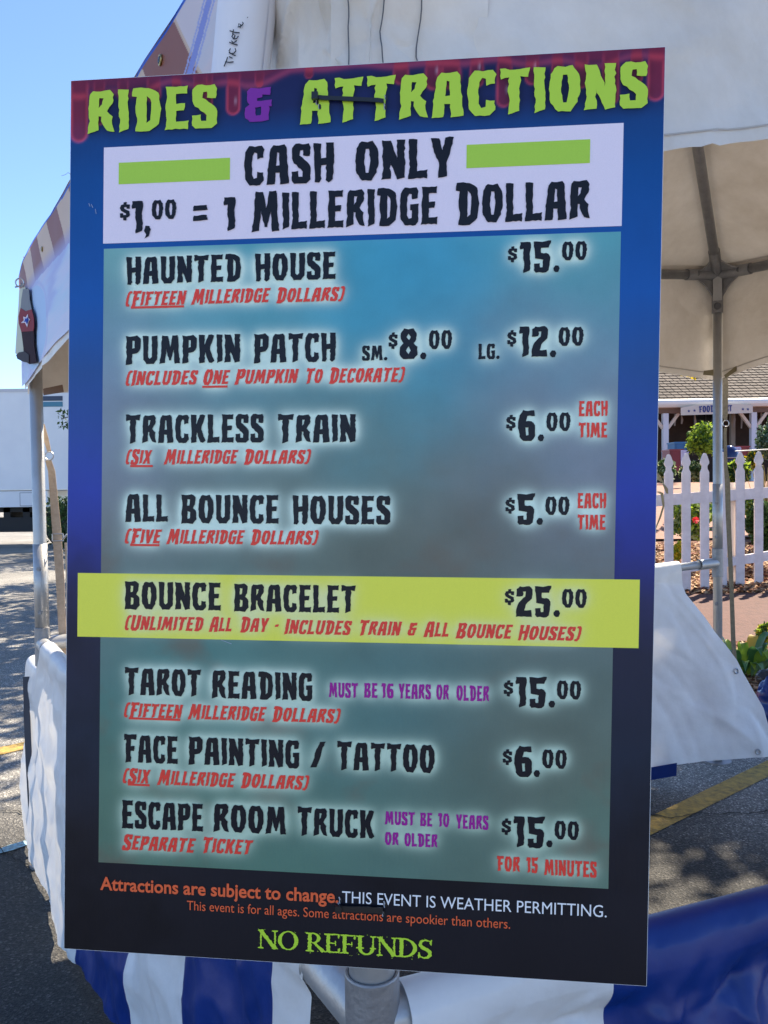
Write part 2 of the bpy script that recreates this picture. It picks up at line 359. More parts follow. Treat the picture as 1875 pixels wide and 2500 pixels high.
b.box((-21, YT+.25, zt(1300)), (x_r, YT+.6, zt(1264)))
for px in (4, 52, 92, 150): x = P(px,1250,YT).x; b.box((x-.09, YT+.3, zt(1290)), (x+.09, YT+2.1, zt(1238)))
b.build('underframe', M['trailer_frame'], tr)
for px in (150,):
    x = P(px,1280,YT).x
    b = MB(); c = Vector((x, YT+.15, .48)); b.tube([c, c+Vector((0,.28,0))], .48, 24); wl = b.build('wheel', M['tyre'], tr)
    b = MB(); b.tube([c-Vector((0,.012,0)), c+Vector((0,.02,0))], .24, 18); b.build('rim', M['trailer_frame'], wl)
M['sticker_blue'] = mat('sticker_teal', (.05,.20,.30), .5); M['sticker_dark'] = mat('sticker_navy', (.03,.05,.10), .5)
xa, xb = P(104,980,YT).x, P(153,980,YT).x
b = MB(); b.box((xa, YT-.012, zt(978.5,130)), (xb, YT-.002, zt(967,130))); b.box((xa, YT-.012, zt(993,130)), (xb, YT-.002, zt(981,130)), 1)
b.build('sticker', None, tr, mats=[M['sticker_dark'], M['sticker_blue']])
hg = empty('dark_hedge', (P(145,1250,18.5).x, 18.5, 0), 'dark shrub beside the trailer underframe, left of the sign', 'shrub')
b = MB(); b.tube([(P(145,1250,18.5).x,18.5,0), (P(145,1250,18.5).x,18.5,.8)], [.05,.02], 7); b.build('trunk', M['bark'], hg)
cc = P(160,1255,18.5); leaf_cloud('foliage', clumps((cc.x,18.5,.75), (.42,.4,.6), 40, 40, .2), .05, None, hg, [G_['dark'],G_['dark'],G_['mid']])

# ------------------------------------------------------------------ restaurant building (right background)
YB = 26.0
bl = empty('porch_building', (P(1740,1100,YB).x, YB, 1.5), 'low building with brown shingle roof and white-posted porch behind the picket fence', 'building')
def xb_(px): return P(px, 1000, YB).x
def zb(y, px=1740): return P(px, y, YB).z
ze = zb(978)
M['white_paint'] = mat('white_trim_paint', (.78,.74,.68), .5)
M['post_paint'] = mat('post_paint', (.62,.62,.68), .5)
M['shingle'] = [mat('shingle_'+str(i), c, .9, 0, c2, 20, .4, 60) for i, (c, c2) in enumerate([((.046,.033,.026),(.062,.045,.037)), ((.058,.042,.034),(.074,.055,.045)), ((.034,.024,.019),(.048,.034,.028)), ((.070,.052,.042),(.085,.064,.052))])]
M['shingle_far'] = mat('shingle_field', (.02,.015,.013), .9, 0, (.04,.03,.025), 6, .5, 30)
SL = math.radians(26); x0b, x1b = xb_(1480), xb_(2300)
def rp(x, s, n_=0): return Vector((x, YB + s*math.cos(SL) - n_*math.sin(SL), ze + s*math.sin(SL) + n_*math.cos(SL)))
b = MB(); b.add([rp(x0b,0), rp(x1b,0), rp(x1b,9), rp(x0b,9), rp(x0b,0,-.15), rp(x1b,0,-.15), rp(x1b,9,-.15), rp(x0b,9,-.15)], [(0,1,2,3),(7,6,5,4),(0,4,5,1),(3,2,6,7),(0,3,7,4),(1,5,6,2)])
roof = b.build('roof', M['shingle_far'], bl)
EXP, TW = .265, .245
sh_me = []
for k in range(4):
    me = bpy.data.meshes.new('shingle'); v = [];
    wv, l_, t_ = TW-.024, EXP-.006, .024
    # local: x along eave, y up the slope, z normal; butt end thick
    v = [(0,0,.004),(wv,0,.004),(wv,l_,.002),(0,l_,.002),(0,0,.004+t_),(wv,0,.004+t_),(wv,l_,.006),(0,l_,.006)]
    me.from_pydata(v, [], [(0,3,2,1),(4,5,6,7),(0,1,5,4),(1,2,6,5),(2,3,7,6),(3,0,4,7)]); me.materials.append(M['shingle'][k]); sh_me.append(me)
rotm = Matrix.Rotation(SL, 4, 'X'); cnt = 0
for r in range(19):
    dd = rp(0, r*EXP).y; xl, xr = P(1588, 1000, dd).x, P(1884, 1000, dd).x; x = xl - random.uniform(0, TW) * .3 - (TW/2 if r % 2 else 0)
    while x < xr and cnt < 299:
        p = rp(x, r*EXP); o = bpy.data.objects.new('shingle', sh_me[random.randrange(4)]); COL.objects.link(o); o.parent = roof
        o.matrix_basis = Matrix.Translation(p) @ rotm @ Matrix.Translation((0, 0, random.uniform(0,.004))); cnt += 1; x += TW
# gutter: a rolled lip that catches the sky and sun
b = MB(); zg = zb(995)
prof = [(0,0),(-.10,.02),(-.15,.10),(-.155,.17),(-.12,.235),(-.05,.27),(.02,.275)]
v = [];
for x in (x0b-.1, x1b): v += [Vector((x, YB-.03+py, zg+pz)) for py, pz in prof]
n = len(prof); b.add(v, [(i, i+n, i+1+n, i+1) for i in range(n-1)] + [tuple(range(n)), tuple(range(n, 2*n))[::-1]])
b.build('gutter', M['white_paint'], bl, smooth=False)
b = MB(); b.box((x0b, YB+.05, zg-.16), (x1b, YB+.2, zg+.02)); b.build('porch_beam', mat('brown_beam', (.16,.09,.06), .7), bl)
for px in (1410, 1627, 1843, 2059):
    x = xb_(px); b = MB(); b.box((x-.085, YB+.04, 1.4), (x+.085, YB+.21, zg-.16)); po = b.build('post', M['post_paint'], bl)
    for s in (-1, 1):
        b = MB(); a = Vector((x+s*.08, YB+.12, zg-.62)); c = Vector((x+s*.42, YB+.12, zg-.16)); b.ribbon([a, c], Vector((0,.1,0)), .09); b.build('brace', mat('brace_paint', (.62,.50,.40), .6), po)
    b = MB(); b.box((x-.24, YB+1.2, 1.4), (x-.10, YB+1.35, zg)); b.build('inner_post', mat('tan_post', (.30,.24,.19), .7), bl)
M['dark_wall'] = mat('dark_wood_wall', (.035,.018,.013), .8, 0, (.06,.03,.02), 4, .3, 20)
b = MB(); b.box((x0b, YB+3.2, 1.3), (x1b, YB+3.4, ze+1.2)); b.build('back_wall', M['dark_wall'], bl)
b = MB(); b.box((x0b, YB-.2, 1.2), (x1b, YB+3.2, 1.5)); b.build('porch_floor', mat('porch_floor_boards', (.09,.06,.05), .8), bl)
for px in (1722, 1900):
    x = P(px,1050,YB+3.2).x; zc = P(px,1035,YB+3.2).z
    b = MB(); b.box((x-.42, YB+3.16, zc-.6), (x+.42, YB+3.2, zc+.6)); wf = b.build('window', mat('window_frame_grey', (.10,.11,.12), .6), bl)
    for i in range(2):
        for j in range(2):
            b = MB(); b.box((x-.39+i*.4, YB+3.14, zc-.56+j*.57), (x-.01+i*.4, YB+3.155, zc-.02+j*.57)); b.build('pane', mat('dark_glass', (.02,.025,.03), .08), wf)
# hanging gauze decorations
for px, y1, y2 in ((1647,1000,1040),(1664,1015,1035),(1696,1010,1048),(1792,1005,1044),(1810,1000,1046),(1858,1000,1035)):
    mb = MB(); x = P(px,1020,YB+.5).x
    mb.ribbon([Vector((x, YB+.5, P(px,y1,YB+.5).z)), Vector((x+.02, YB+.5, P(px,(y1+y2)/2,YB+.5).z)), Vector((x, YB+.5, P(px,y2,YB+.5).z))], [Vector((.03,0,0)),Vector((.07,0,0)),Vector((.04,0,0))], .01)
    o = mb.build('hanging_gauze', mat('gauze', (.30,.26,.24), .9)); 
    nm = {1647:'just right of the left porch post',1664:'short and left of the food banner',1696:'long, below the left half of the food banner',1792:'just right of the tent pole',1810:'long, below the right end of the banner',1858:'right of the right porch post'}[px]
    tag(o, 'grey gauze strip in the porch, '+nm, 'decoration', 'gauze strips hanging in the porch')
# food banner with stars
YF = YB-.28
fb = empty('food_banner', P(1748,1005,YF), 'white banner with blue stars and blue lettering hung under the porch gutter', 'banner')
def fp(u, v, off=0):     # u along banner 0..1, v up 0..1
    xl, xr = P(1662,1010,YF).x, P(1838,1010,YF).x; x = xl + u*(xr-xl)
    zl, zr = P(1662,1014,YF).z, P(1838,1008,YF).z; top = .24 + .09*math.sin(math.pi*min(1,max(0,u)))
    return Vector((x, YF-off, zl + u*(zr-zl) + v*top))
b = MB(); b.grid(lambda u, v: fp(u, v), 24, 4); b.grid(lambda u, v: fp(1-u, v, -.01), 24, 4); b.build('banner_cloth', mat('cream_cloth', (.62,.56,.48), .8), fb)
def star(c, r, ax, up, inner=.42):
    return [c + ax*(math.sin(a*math.pi/5)*(r if a%2==0 else r*inner)) + up*(math.cos(a*math.pi/5)*(r if a%2==0 else r*inner)) for a in range(10)]
M['navy'] = mat('navy_print', (.03,.05,.20), .7)
for u in (.11, .19, .86, .93):
    c = fp(u, .45, .012); p = star(c, .05, Vector((1,0,0)), Vector((0,0,1))); mesh_obj('star', p + [c], [(i, (i+1)%10, 10) for i in range(10)], M['navy'], fb)

# ------------------------------------------------------------------ lettering
GL = {
'A': ([(0,0),(.3,3),(.5,6),(.9,9),(1.6,9.9),(3,9.7),(4.3,10),(4.8,9.2),(5,6),(5.2,3),(5.5,.2),(3.3,0),(3.2,2.9),(2.2,3),(2,.2)], [[(2.3,4.7),(3.1,4.8),(3.0,7.9),(2.5,8.1)]]),
'B': ([(0,0),(.3,2),(.1,4),(.4,7),(0,9.8),(2,9.7),(3.5,10),(4.7,9),(4.6,6.6),(3.9,5.3),(4.9,4.4),(5.1,1.6),(3.9,0),(2,.3)], [[(2,6.1),(2.7,6.2),(2.9,8.2),(2,8.3)],[(2.1,1.7),(2.9,1.9),(3,4),(2.1,4.3)]]),
'C': ([(1.2,10),(2.6,9.7),(4.3,9.9),(4.9,8.9),(4.7,6.9),(3.2,6.5),(3.1,8),(2.5,8.3),(2.0,7.4),(1.9,5),(1.9,2.7),(2.4,1.7),(3.1,1.9),(3.2,3.4),(4.7,3.2),(4.8,1.2),(3.9,0),(1.4,0),(.3,1.6),(0,5),(.2,8.4)], []),
'D': ([(-.1,10),(2.8,9.9),(4.6,8.7),(5.2,5),(4.7,1.6),(3,0),(.4,.1),(.7,3),(.4,5),(.6,8),(-.3,8.2)], [[(2.4,1.9),(3.1,2.5),(3.3,5),(3.1,7.4),(2.4,8.1),(2.5,5)]]),
'E': ([(0,0),(.4,2.4),(.1,5),(.4,7.6),(.1,10),(2,9.8),(4.2,10),(4.1,8.2),(2.1,8.2),(2.1,5.9),(3.7,6),(3.5,4.3),(2.1,4.3),(2.1,1.8),(4.4,2),(4.3,0),(2,.2)], []),
'F': ([(.4,0),(.6,3),(.4,5),(.6,8),(-.2,7.8),(-.1,10),(2,9.8),(4.6,10),(4.5,8.1),(2.4,8.2),(2.4,5.8),(3.9,5.9),(3.7,4.1),(2.4,4.2),(2.5,.4)], []),
'G': ([(1.2,10),(2.6,9.7),(4.4,9.9),(4.9,8.9),(4.7,7),(3.2,6.8),(3.1,8.1),(2.5,8.3),(2.0,7.4),(1.9,5),(1.9,2.7),(2.4,1.7),(3.2,1.9),(3.2,3.8),(2.7,4),(2.7,5.5),(5,5.6),(4.9,.9),(4.2,0),(1.4,0),(.3,1.6),(0,5),(.2,8.4)], []),
'H': ([(.1,10),(2,9.7),(1.8,7.8),(2,6),(3.2,6.2),(3.1,10),(5,9.9),(5.1,5),(4.9,.8),(3.9,0),(3.2,.6),(3.3,4.4),(2,4.3),(2.1,1),(1.6,0),(.5,.2),(.5,3),(.3,6)], []),
'I': ([(0,10),(2,9.8),(1.8,7),(2,4.4),(2,.7),(.2,0),(.4,3),(.1,6)], []),
'K': ([(0,10),(2,9.8),(1.9,6.4),(3.2,9.8),(4.2,10),(5.1,9.6),(3.8,5.6),(4.4,3),(5.3,.8),(4.4,0),(3.5,.2),(2.1,4),(2.1,.3),(.2,0),(.4,4),(.1,7)], []),
'L': ([(.1,10),(2,9.8),(1.9,6),(2,1.9),(4.3,2.2),(4.2,0),(2,.2),(0,0),(.4,3),(.1,6)], []),
'M': ([(0,0),(.5,3),(.6,7),(.9,10),(2.8,9.8),(3.6,5.8),(4.3,9.9),(6.1,10),(6.4,7),(6.5,4),(7,.2),(5.1,0),(4.9,5),(3.9,1.2),(3.2,1.2),(2.3,5.4),(1.9,.3)], []),
'N': ([(0,.1),(.4,3),(.1,6),(.3,8),(0,10),(2,9.8),(3.4,5),(3.3,10),(5.2,9.9),(5,7),(5.3,4),(5.2,.4),(3.5,0),(2,4.6),(2.1,.3)], []),
'O': ([(1.4,10),(2.7,9.7),(3.9,10),(5,8),(5.3,5),(4.9,2),(3.7,0),(1.6,.1),(.3,2),(0,5),(.3,8.2)], [[(2.3,8),(3,8),(3.4,5),(3,2),(2.4,2),(2,5)]]),
'P': ([(0,0),(.4,3),(.1,6),(.3,8),(0,9.8),(2,9.7),(3.7,10),(4.9,8.8),(4.8,5.4),(3.8,4),(2.2,3.7),(2.2,.4)], [[(2.1,5.5),(2.9,5.7),(2.9,8.1),(2.2,8.2)]]),
'R': ([(0,0),(.4,3),(.1,6),(.4,9.2),(1,9.9),(2.4,9.7),(4.2,10),(4.9,8.9),(4.7,6.8),(3.7,5.1),(4.7,3.8),(4.6,2),(5.1,.2),(3.7,.6),(2.9,2),(2.6,3.9),(2.1,4),(2.1,.8)], [[(2.1,5.9),(2.7,6.7),(3,8.1),(2.2,8.2)]]),
'S': ([(1.2,10),(2.8,9.8),(4.4,10),(4.9,8.9),(4.6,6.8),(3,7),(3,8.3),(2.3,8.3),(2.2,7),(4.4,5),(4.9,3.8),(4.9,1),(3.9,0),(.9,0),(.3,.8),(.3,3),(1.9,3.2),(2,1.7),(2.9,1.7),(3,3),(.8,5.1),(.3,6.4),(.3,9)], []),
'T': ([(0,10),(2.5,9.7),(5.1,10),(4.8,8),(3.5,8.2),(3.3,5.5),(3.5,3),(3.4,.7),(1.5,0),(1.7,3),(1.4,5),(1.6,8.1),(.2,7.7)], []),
'U': ([(0,10),(2,9.8),(1.9,5),(1.9,2.5),(2.5,1.8),(3.2,2.5),(3.1,9.8),(5,10),(5.1,6),(4.9,1.6),(3.8,0),(1.4,0),(.3,1.6),(.3,5)], []),
'V': ([(0,10),(2,9.8),(2.6,4),(3.2,9.8),(5,10),(4.4,5),(3.9,2),(3.4,0),(1.9,0),(1.2,3),(.6,6)], []),
'X': ([(0,10),(1.9,9.8),(2.7,7.2),(3.3,9.8),(5.1,10),(4.4,7),(3.7,5.2),(4.4,3),(5.2,.2),(3.4,0),(2.6,3),(1.9,.2),(0,0),(.8,3),(1.5,5.1),(.7,7)], []),
'Y': ([(0,10),(1.9,9.8),(2.6,6.8),(3.2,9.9),(5.1,10),(4.3,5.8),(3.5,3.6),(3.7,.4),(1.8,0),(1.9,3.8),(.7,6.4)], []),
'0': ([(1.4,10),(2.6,9.7),(3.6,10),(4.6,8),(4.8,5),(4.4,2),(3.4,0),(1.6,.1),(.4,2),(0,5),(.3,8)], [[(2.1,8.1),(2.8,8),(3.1,5),(2.8,2),(2.2,1.9),(1.8,5)]]),
'1': ([(0,10),(2.7,9.9),(2.9,9),(2.5,6),(2.8,3),(2.6,.8),(.9,0),(1.1,3),(.8,5),(.9,7.8),(-.1,7.6)], []),
'2': ([(.2,6.6),(.3,9),(1.2,9.9),(2.4,9.7),(3.9,10),(4.8,8.8),(4.6,6),(2.9,4),(2.5,2.1),(4.5,2.3),(4.7,.1),(2.5,.2),(.2,0),(.2,2.4),(1,4.6),(2.7,6.6),(2.9,8.2),(2.1,8.2),(2,6.7)], []),
'5': ([(.2,10),(2.5,9.8),(4.9,10.2),(4.2,7.9),(2.2,7.9),(2.2,6.3),(4.2,5.9),(4.7,5),(4.3,.7),(3.6,0),(.9,0),(.4,.8),(.4,2.9),(1.9,3),(2,1.6),(2.7,1.7),(2.8,4.1),(.6,4.6),(.5,7)], []),
'6': ([(1.4,10),(2.8,9.7),(4.5,9.9),(4.7,8.1),(2.6,8.1),(2.2,6.4),(3.8,6.4),(4.8,5.1),(4.9,1.6),(3.8,0),(1.6,.1),(.5,1.4),(0,5),(.4,8.4)], [[(2.1,4.4),(2.9,4.4),(3,2),(2.3,1.8)]]),
'8': ([(1.4,10),(2.6,9.7),(4,10),(4.9,8.4),(4.8,6.4),(4.1,5.2),(5.1,4),(5.2,1.4),(4.2,0),(1.2,0),(.2,1.4),(.3,4),(1.2,5.2),(.5,6.6),(.5,8.5)], [[(2.6,8.3),(3.3,7.2),(2.8,6.2),(2.1,7.2)],[(2.7,4.2),(3.3,2.8),(2.7,1.6),(2,2.8)]]),
'$': ([(1.9,10),(3.3,10.2),(3.2,8.9),(4.7,8.6),(4.6,6.2),(3.3,6.3),(3.2,7.3),(2.2,7.2),(2.2,6.4),(4.5,4.7),(4.8,2.4),(3.9,1.2),(3.3,1.1),(3.2,-.6),(1.8,-.4),(1.8,1.1),(.4,1.2),(.3,3.6),(1.7,3.7),(1.9,2.6),(3,2.6),(3,3.5),(.8,5.2),(.3,6.6),(.8,8.6),(1.9,8.9)], []),
'&': ([(1.2,10),(3,9.7),(5.4,10),(5.2,7.7),(3.6,7.9),(3.6,7.1),(2.6,6.9),(2.5,6.1),(5.2,6.2),(5.6,6.3),(5.6,4.3),(5,4.4),(5,.4),(3.5,0),(1.1,.1),(.1,1.2),(.1,4.2),(1,5.2),(.4,6.3),(.4,9)], [[(2.1,4.2),(3.4,4.4),(3.3,1.9),(2.3,1.8)]]),
'(': ([(1.0,10.4),(2.8,10.3),(2.9,9.0),(1.9,8.8),(1.5,7.8),(1.4,5),(1.5,2.2),(1.9,1.4),(2.8,1.1),(2.7,-.2),(1.0,-.3),(.2,.9),(-.2,5),(.2,9.2)], []),
')': ([(1.8,10.4),(0,10.3),(-.1,9.0),(.9,8.8),(1.3,7.8),(1.4,5),(1.3,2.2),(.9,1.4),(0,1.1),(.1,-.2),(1.8,-.3),(2.6,.9),(3.0,5),(2.6,9.2)], []),
'-': ([(0,4.2),(.3,6),(2.4,6.2),(2.2,4.4)], []),
'/': ([(0,.1),(.8,2.4),(1.4,5.5),(3,9.8),(4.8,10),(3.9,7.8),(3.2,4.4),(2,.2)], []),
'.': ([(.2,.5),(0,1.3),(.7,2.2),(1.7,2.1),(2.2,1.2),(1.7,.1),(.8,-.1)], []),
',': ([(.5,2.4),(1.8,2.3),(2.3,1.2),(1.6,-.8),(.2,-1.6),(.8,-.2),(0,.9)], []),
'=': ([(0,1.6),(.2,3.9),(3,4.1),(3.2,1.9)], []),
}
def rough(loop, seed, amp, step=.8, corner=.25):
    rd = random.Random(seed); o = []
    for i, p in enumerate(loop):
        q = loop[(i+1) % len(loop)]; L = math.hypot(q[0]-p[0], q[1]-p[1]); n = max(1, round(L/step))
        nx, ny = (-(q[1]-p[1])/max(L,1e-6), (q[0]-p[0])/max(L,1e-6))
        for k in range(n):
            t = k/n; a = rd.uniform(-amp, amp) * (1 if k else .5)
            if k and rd.random() < .12: a *= 2.0
            o.append((p[0]+(q[0]-p[0])*t+nx*a, p[1]+(q[1]-p[1])*t+ny*a))
    return o
_gc = {}
def glyph(ch):
    if ch not in _gc:
        ou, hs = GL[ch]
        _gc[ch] = [rough(ou, ord(ch), .11)] + [rough(h, ord(ch)*3, .08) for h in hs]
    return _gc[ch]
def layout(text, italic=0, initial=1.0):
    """list of glyph loop-lists in a space with cap height 10"""
    x = 0; out_ = []
    first = True
    for ch in text:
        if ch == ' ': x += 3; first = True; continue
        if ch == '=':
            for dy in (0, 4.4): out_.append([[(px+x, py+dy) for px, py in rough(GL['='][0], 5+dy, .12)]])
            x += 4; continue
        s = initial if (first and ch.isalpha()) else 1
        if ch.isalpha(): first = False
        gl = glyph(ch); mx = max(p[0] for p in GL[ch][0]); mn = min(p[0] for p in GL[ch][0])
        dy = -(s-1)*10*.45
        lp = [[((px-mn)*s+x, py*s+dy) for px, py in l] for l in gl]
        lp = [[(px+py*italic, py) for px, py in l] for l in lp]
        out_.append(lp); x += (mx-mn)*s + .62
    return out_
# small print on the food banner
def banner_text(txt, u0, u1, v0, v1):
    L = layout(txt); xs = [p[0] for g_ in L for l in g_ for p in l]; a, b2 = min(xs), max(xs); v = []; f = []
    for g_ in L:
        flat = [p for l in g_ for p in l]; k = len(v)
        v += [fp(u0+(p[0]-a)/(b2-a)*(u1-u0), v0+p[1]/10*(v1-v0), .013) for p in flat]
        f += [tuple(i+k for i in t) for t in tess(g_)]
    mesh_obj('banner_lettering', v, f, M['navy'], fb)
banner_text('FOOD', .25, .46, .2, .85); banner_text('COURT', .49, .71, .2, .85)

# ------------------------------------------------------------------ the menu sign
def cw(v): return EYE + RW @ Vector(v)
O_ = cw((-.3444795,.46988503,.89128286)); U_ = cw((.26137707,.47182331,.82385727)) - O_; V_ = cw((-.33106322,-.45599682,.87561783)) - O_
N_ = U_.cross(V_).normalized()
if N_.dot(EYE - O_) < 0: N_ = -N_
SW, SH = U_.length, V_.length
def S(u, v, n_=0): return O_ + U_*u + V_*v + N_*n_
def uv(x, y):           # photo position -> position on the board
    r = RW @ Vector(((x-937.5)/F_PX, (y-1250)/F_PX, 1)); t = (O_-EYE).dot(N_)/r.dot(N_); q = EYE + r*t - O_
    # solve in the plane basis
    a, b2, c = U_.dot(U_), U_.dot(V_), V_.dot(V_); d, e = q.dot(U_), q.dot(V_); det = a*c-b2*b2
    return ((d*c-e*b2)/det, (e*a-d*b2)/det)
REG = {1:(0,0,1.765),2:(935,0,1.765),3:(150,560,1.952),4:(850,560,1.952),5:(150,1130,1.952),6:(850,1130,1.952),7:(150,1700,1.952),8:(850,1700,1.952),9:(100,2250,1.843),10:(975,2250,1.843),0:(0,0,1)}
def px(k, x, y): a, b2, s = REG[k]; return (a+x/s, b2+y/s)
sign = empty('menu_sign', S(.5,0,-.002), 'tall rides and attractions price board with green title, zip-tied to the front tent pole', 'sign')
def sheet(name, u0, u1, v0, v1, nu, nv, colfn, lift, mt, label=None):
    us = np.linspace(u0, u1, nu+1); vv = np.linspace(v0, v1, nv+1); UU, VV = np.meshgrid(us, vv)
    co = np.array(O_)[None,:] + UU.reshape(-1,1)*np.array(U_) + VV.reshape(-1,1)*np.array(V_) + np.array(N_)*lift - np.array(sign.location)
    me = bpy.data.meshes.new(name); nvt = (nu+1)*(nv+1); me.vertices.add(nvt); me.vertices.foreach_set('co', co.ravel())
    i = np.arange(nv)[:,None]*(nu+1)+np.arange(nu)[None,:]; q = np.stack([i, i+1, i+nu+2, i+nu+1], -1).reshape(-1,4)
    nf = len(q); me.loops.add(nf*4); me.loops.foreach_set('vertex_index', q.ravel()); me.polygons.add(nf); me.polygons.foreach_set('loop_start', np.arange(nf)*4)
    me.update(calc_edges=True)
    c = colfn(UU, VV); c = np.concatenate([c, np.ones(c.shape[:2]+(1,))], -1).reshape(-1,4)
    at = me.color_attributes.new('print', 'FLOAT_COLOR', 'POINT'); at.data.foreach_set('color', c.ravel().astype(np.float32))
    me.materials.append(mt); o = bpy.data.objects.new(name, me); COL.objects.link(o); o.parent = sign
    if label: o['label'] = label
    return o
b = MB(); T = .0045
b.add([S(0,0,0),S(1,0,0),S(1,1,0),S(0,1,0),S(0,0,-T),S(1,0,-T),S(1,1,-T),S(0,1,-T)], [(0,1,2,3),(7,6,5,4),(0,4,5,1),(1,5,6,2),(2,6,7,3),(3,7,4,0)])
b.build('board', M['board'], sign)

RUNS = []   # (name, text, list of loops in uv, colour key, lift)
def run(txt, k0, x0, yb, yt, k1, x1, key, italic=0, initial=1.0, lay=None):
    u0, v0 = uv(*px(k0, x0, yb)); _, vt = uv(*px(k0, x0, yt)); u1, _ = uv(*px(k1, x1, yb))
    L = lay or layout(txt, italic, initial)
    xs = [p[0] for g_ in L for l in g_ for p in l]; a, b2 = min(xs), max(xs); s = (u1-u0)/(b2-a); sv = (vt-v0)/10
    RUNS.append((txt, [[[(u0+(p[0]-a)*s, v0+p[1]*sv) for p in l] for l in g_] for g_ in L], key))
DK, RD, PU, GR = 'dark', 'red', 'purple', 'green'
I = .2
run('RIDES',1,380,580,395,1,937,GR); run('&',1,1055,530,383,1,1172,'violet'); run('ATTRACTIONS',1,1293,540,348,2,1138,GR)
run('CASH',1,1052,803,632,1,1440,DK); run('ONLY',1,1530,783,612,2,303,DK)
run('$',1,518,948,875,1,562,DK); run('1',1,568,1008,868,1,618,DK); run(',',1,622,1008,868,1,652,DK); run('00',1,655,948,864,1,762,DK)
run('=',1,832,970,872,1,896,DK); run('1',1,963,998,852,1,1016,DK); run('MILLERIDGE',1,1085,996,836,2,235,DK,0,1.1); run('DOLLAR',2,312,966,800,2,890,DK,0,1.1)
run('HAUNTED',3,310,265,135,3,857,DK,0,1.04); run('HOUSE',3,922,249,119,3,1308,DK,0,1.04)
def rr(t, k0, x0, yb, yt, k1, x1): run(t, k0, x0, yb, yt, k1, x1, RD, I, 1.13)
rr('(FIFTEEN',3,308,368,300,3,600); rr('MILLERIDGE',3,618,358,290,3,999); rr('DOLLARS)',3,1025,350,283,3,1352)
run('$',4,760,155,85,4,805,DK); run('15',4,815,210,62,4,965,DK,0,1); run('.',4,977,205,62,4,1007,DK); run('00',4,1017,150,60,4,1137,DK)
run('PUMPKIN',3,308,645,510,3,854,DK,0,1.04); run('PATCH',3,918,638,500,3,1308,DK,0,1.04)
run('SM.',3,1433,627,555,4,188,DK); run('$',4,192,567,494,4,236,DK); run('8',4,245,620,474,4,331,DK); run('.',4,343,620,474,4,373,DK); run('00',4,384,572,482,4,495,DK)
run('LG.',4,620,620,546,4,722,DK); run('$',4,757,556,483,4,801,DK); run('12',4,812,610,464,4,950,DK); run('.',4,960,610,464,4,991,DK); run('00',4,1001,557,467,4,1121,DK)
rr('(INCLUDES',3,308,745,677,3,654); rr('ONE',3,677,740,672,3,807); rr('PUMPKIN',3,825,738,670,3,1133); rr('TO',3,1168,734,667,3,1247); rr('DECORATE)',3,1276,733,664,3,1638)
run('TRACKLESS',3,308,1020,886,3,965,DK,0,1.04); run('TRAIN',3,1031,1018,884,3,1404,DK,0,1.04)
run('$',4,752,956,886,4,798,DK); run('6',4,808,1010,862,4,890,DK); run('.',4,903,1010,862,4,933,DK); run('00',4,943,962,873,4,1059,DK)
run('EACH',4,1098,892,818,4,1236,RD); run('TIME',4,1097,994,921,4,1234,RD)
rr('(SIX',0,308,1133,1099,0,373); rr('MILLERIDGE',0,400,1133,1099,0,583); rr('DOLLARS)',0,596,1133,1099,0,760)
run('ALL',5,306,280,150,5,509,DK,0,1.04); run('BOUNCE',5,572,288,152,5,1037,DK,0,1.04); run('HOUSES',5,1101,292,156,5,1568,DK,0,1.04)
rr('(FIVE',5,304,383,316,5,482); rr('MILLERIDGE',5,500,385,318,5,877); rr('DOLLARS)',5,903,388,321,5,1227)
run('$',6,748,238,167,6,794,DK); run('5',6,803,295,148,6,889,DK); run('.',6,897,295,148,6,928,DK); run('00',6,938,248,160,6,1054,DK)
run('EACH',6,1092,217,143,6,1229,RD); run('TIME',6,1092,319,246,6,1226,RD)
run('BOUNCE',5,303,696,564,5,762,DK,0,1.04); run('BRACELET',5,823,706,576,5,1402,DK,0,1.04)
rr('(UNLIMITED',5,304,795,728,5,679); rr('ALL',5,703,801,735,5,813); rr('DAY',5,853,804,737,5,992); rr('-',5,1017,810,742,5,1037); rr('INCLUDES',5,1061,814,746,5,1386); rr('TRAIN',5,1423,820,752,5,1624)
rr('&',6,283,822,760,6,331); rr('ALL',6,358,826,758,6,479); rr('BOUNCE',6,511,833,765,6,786); rr('HOUSES)',6,808,842,775,6,1112)
run('$',6,745,673,602,6,791,DK); run('25',6,799,733,586,6,966,DK); run('.',6,977,733,586,6,1009,DK); run('00',6,1017,689,599,6,1136,DK)
run('TAROT',5,303,1104,975,5,666,DK,0,1.04); run('READING',5,718,1120,988,5,1197,DK,0,1.04)
run('MUST',0,803,1702,1665,0,874,PU); run('BE',0,889,1703,1666,0,922,PU); run('16',0,931,1704,1667,0,961,PU); run('YEARS',0,973,1705,1668,0,1052,PU); run('OR',0,1065,1708,1670,0,1096,PU); run('OLDER',0,1114,1710,1672,0,1194,PU)
run('$',6,740,1107,1036,6,786,DK); run('15',6,795,1164,1018,6,944,DK); run('.',6,954,1164,1018,6,986,DK); run('00',6,993,1124,1035,6,1109,DK)
rr('(FIFTEEN',7,300,97,30,7,582); rr('MILLERIDGE',7,602,106,38,7,980); rr('DOLLARS)',7,1005,117,50,7,1332)
run('FACE',7,299,312,180,7,557,DK,0,1.04); run('PAINTING',7,607,322,190,7,1135,DK,0,1.04); run('/',7,1187,338,212,7,1259,DK); run('TATTOO',7,1313,348,214,8,412,DK,0,1.04)
run('$',8,735,321,251,8,781,DK); run('6',8,790,382,233,8,875,DK); run('.',8,883,382,233,8,914,DK); run('00',8,923,340,250,8,1041,DK)
rr('(SIX',7,294,410,343,7,428); rr('MILLERIDGE',7,456,418,350,7,833); rr('DOLLARS)',7,856,432,365,7,1182)
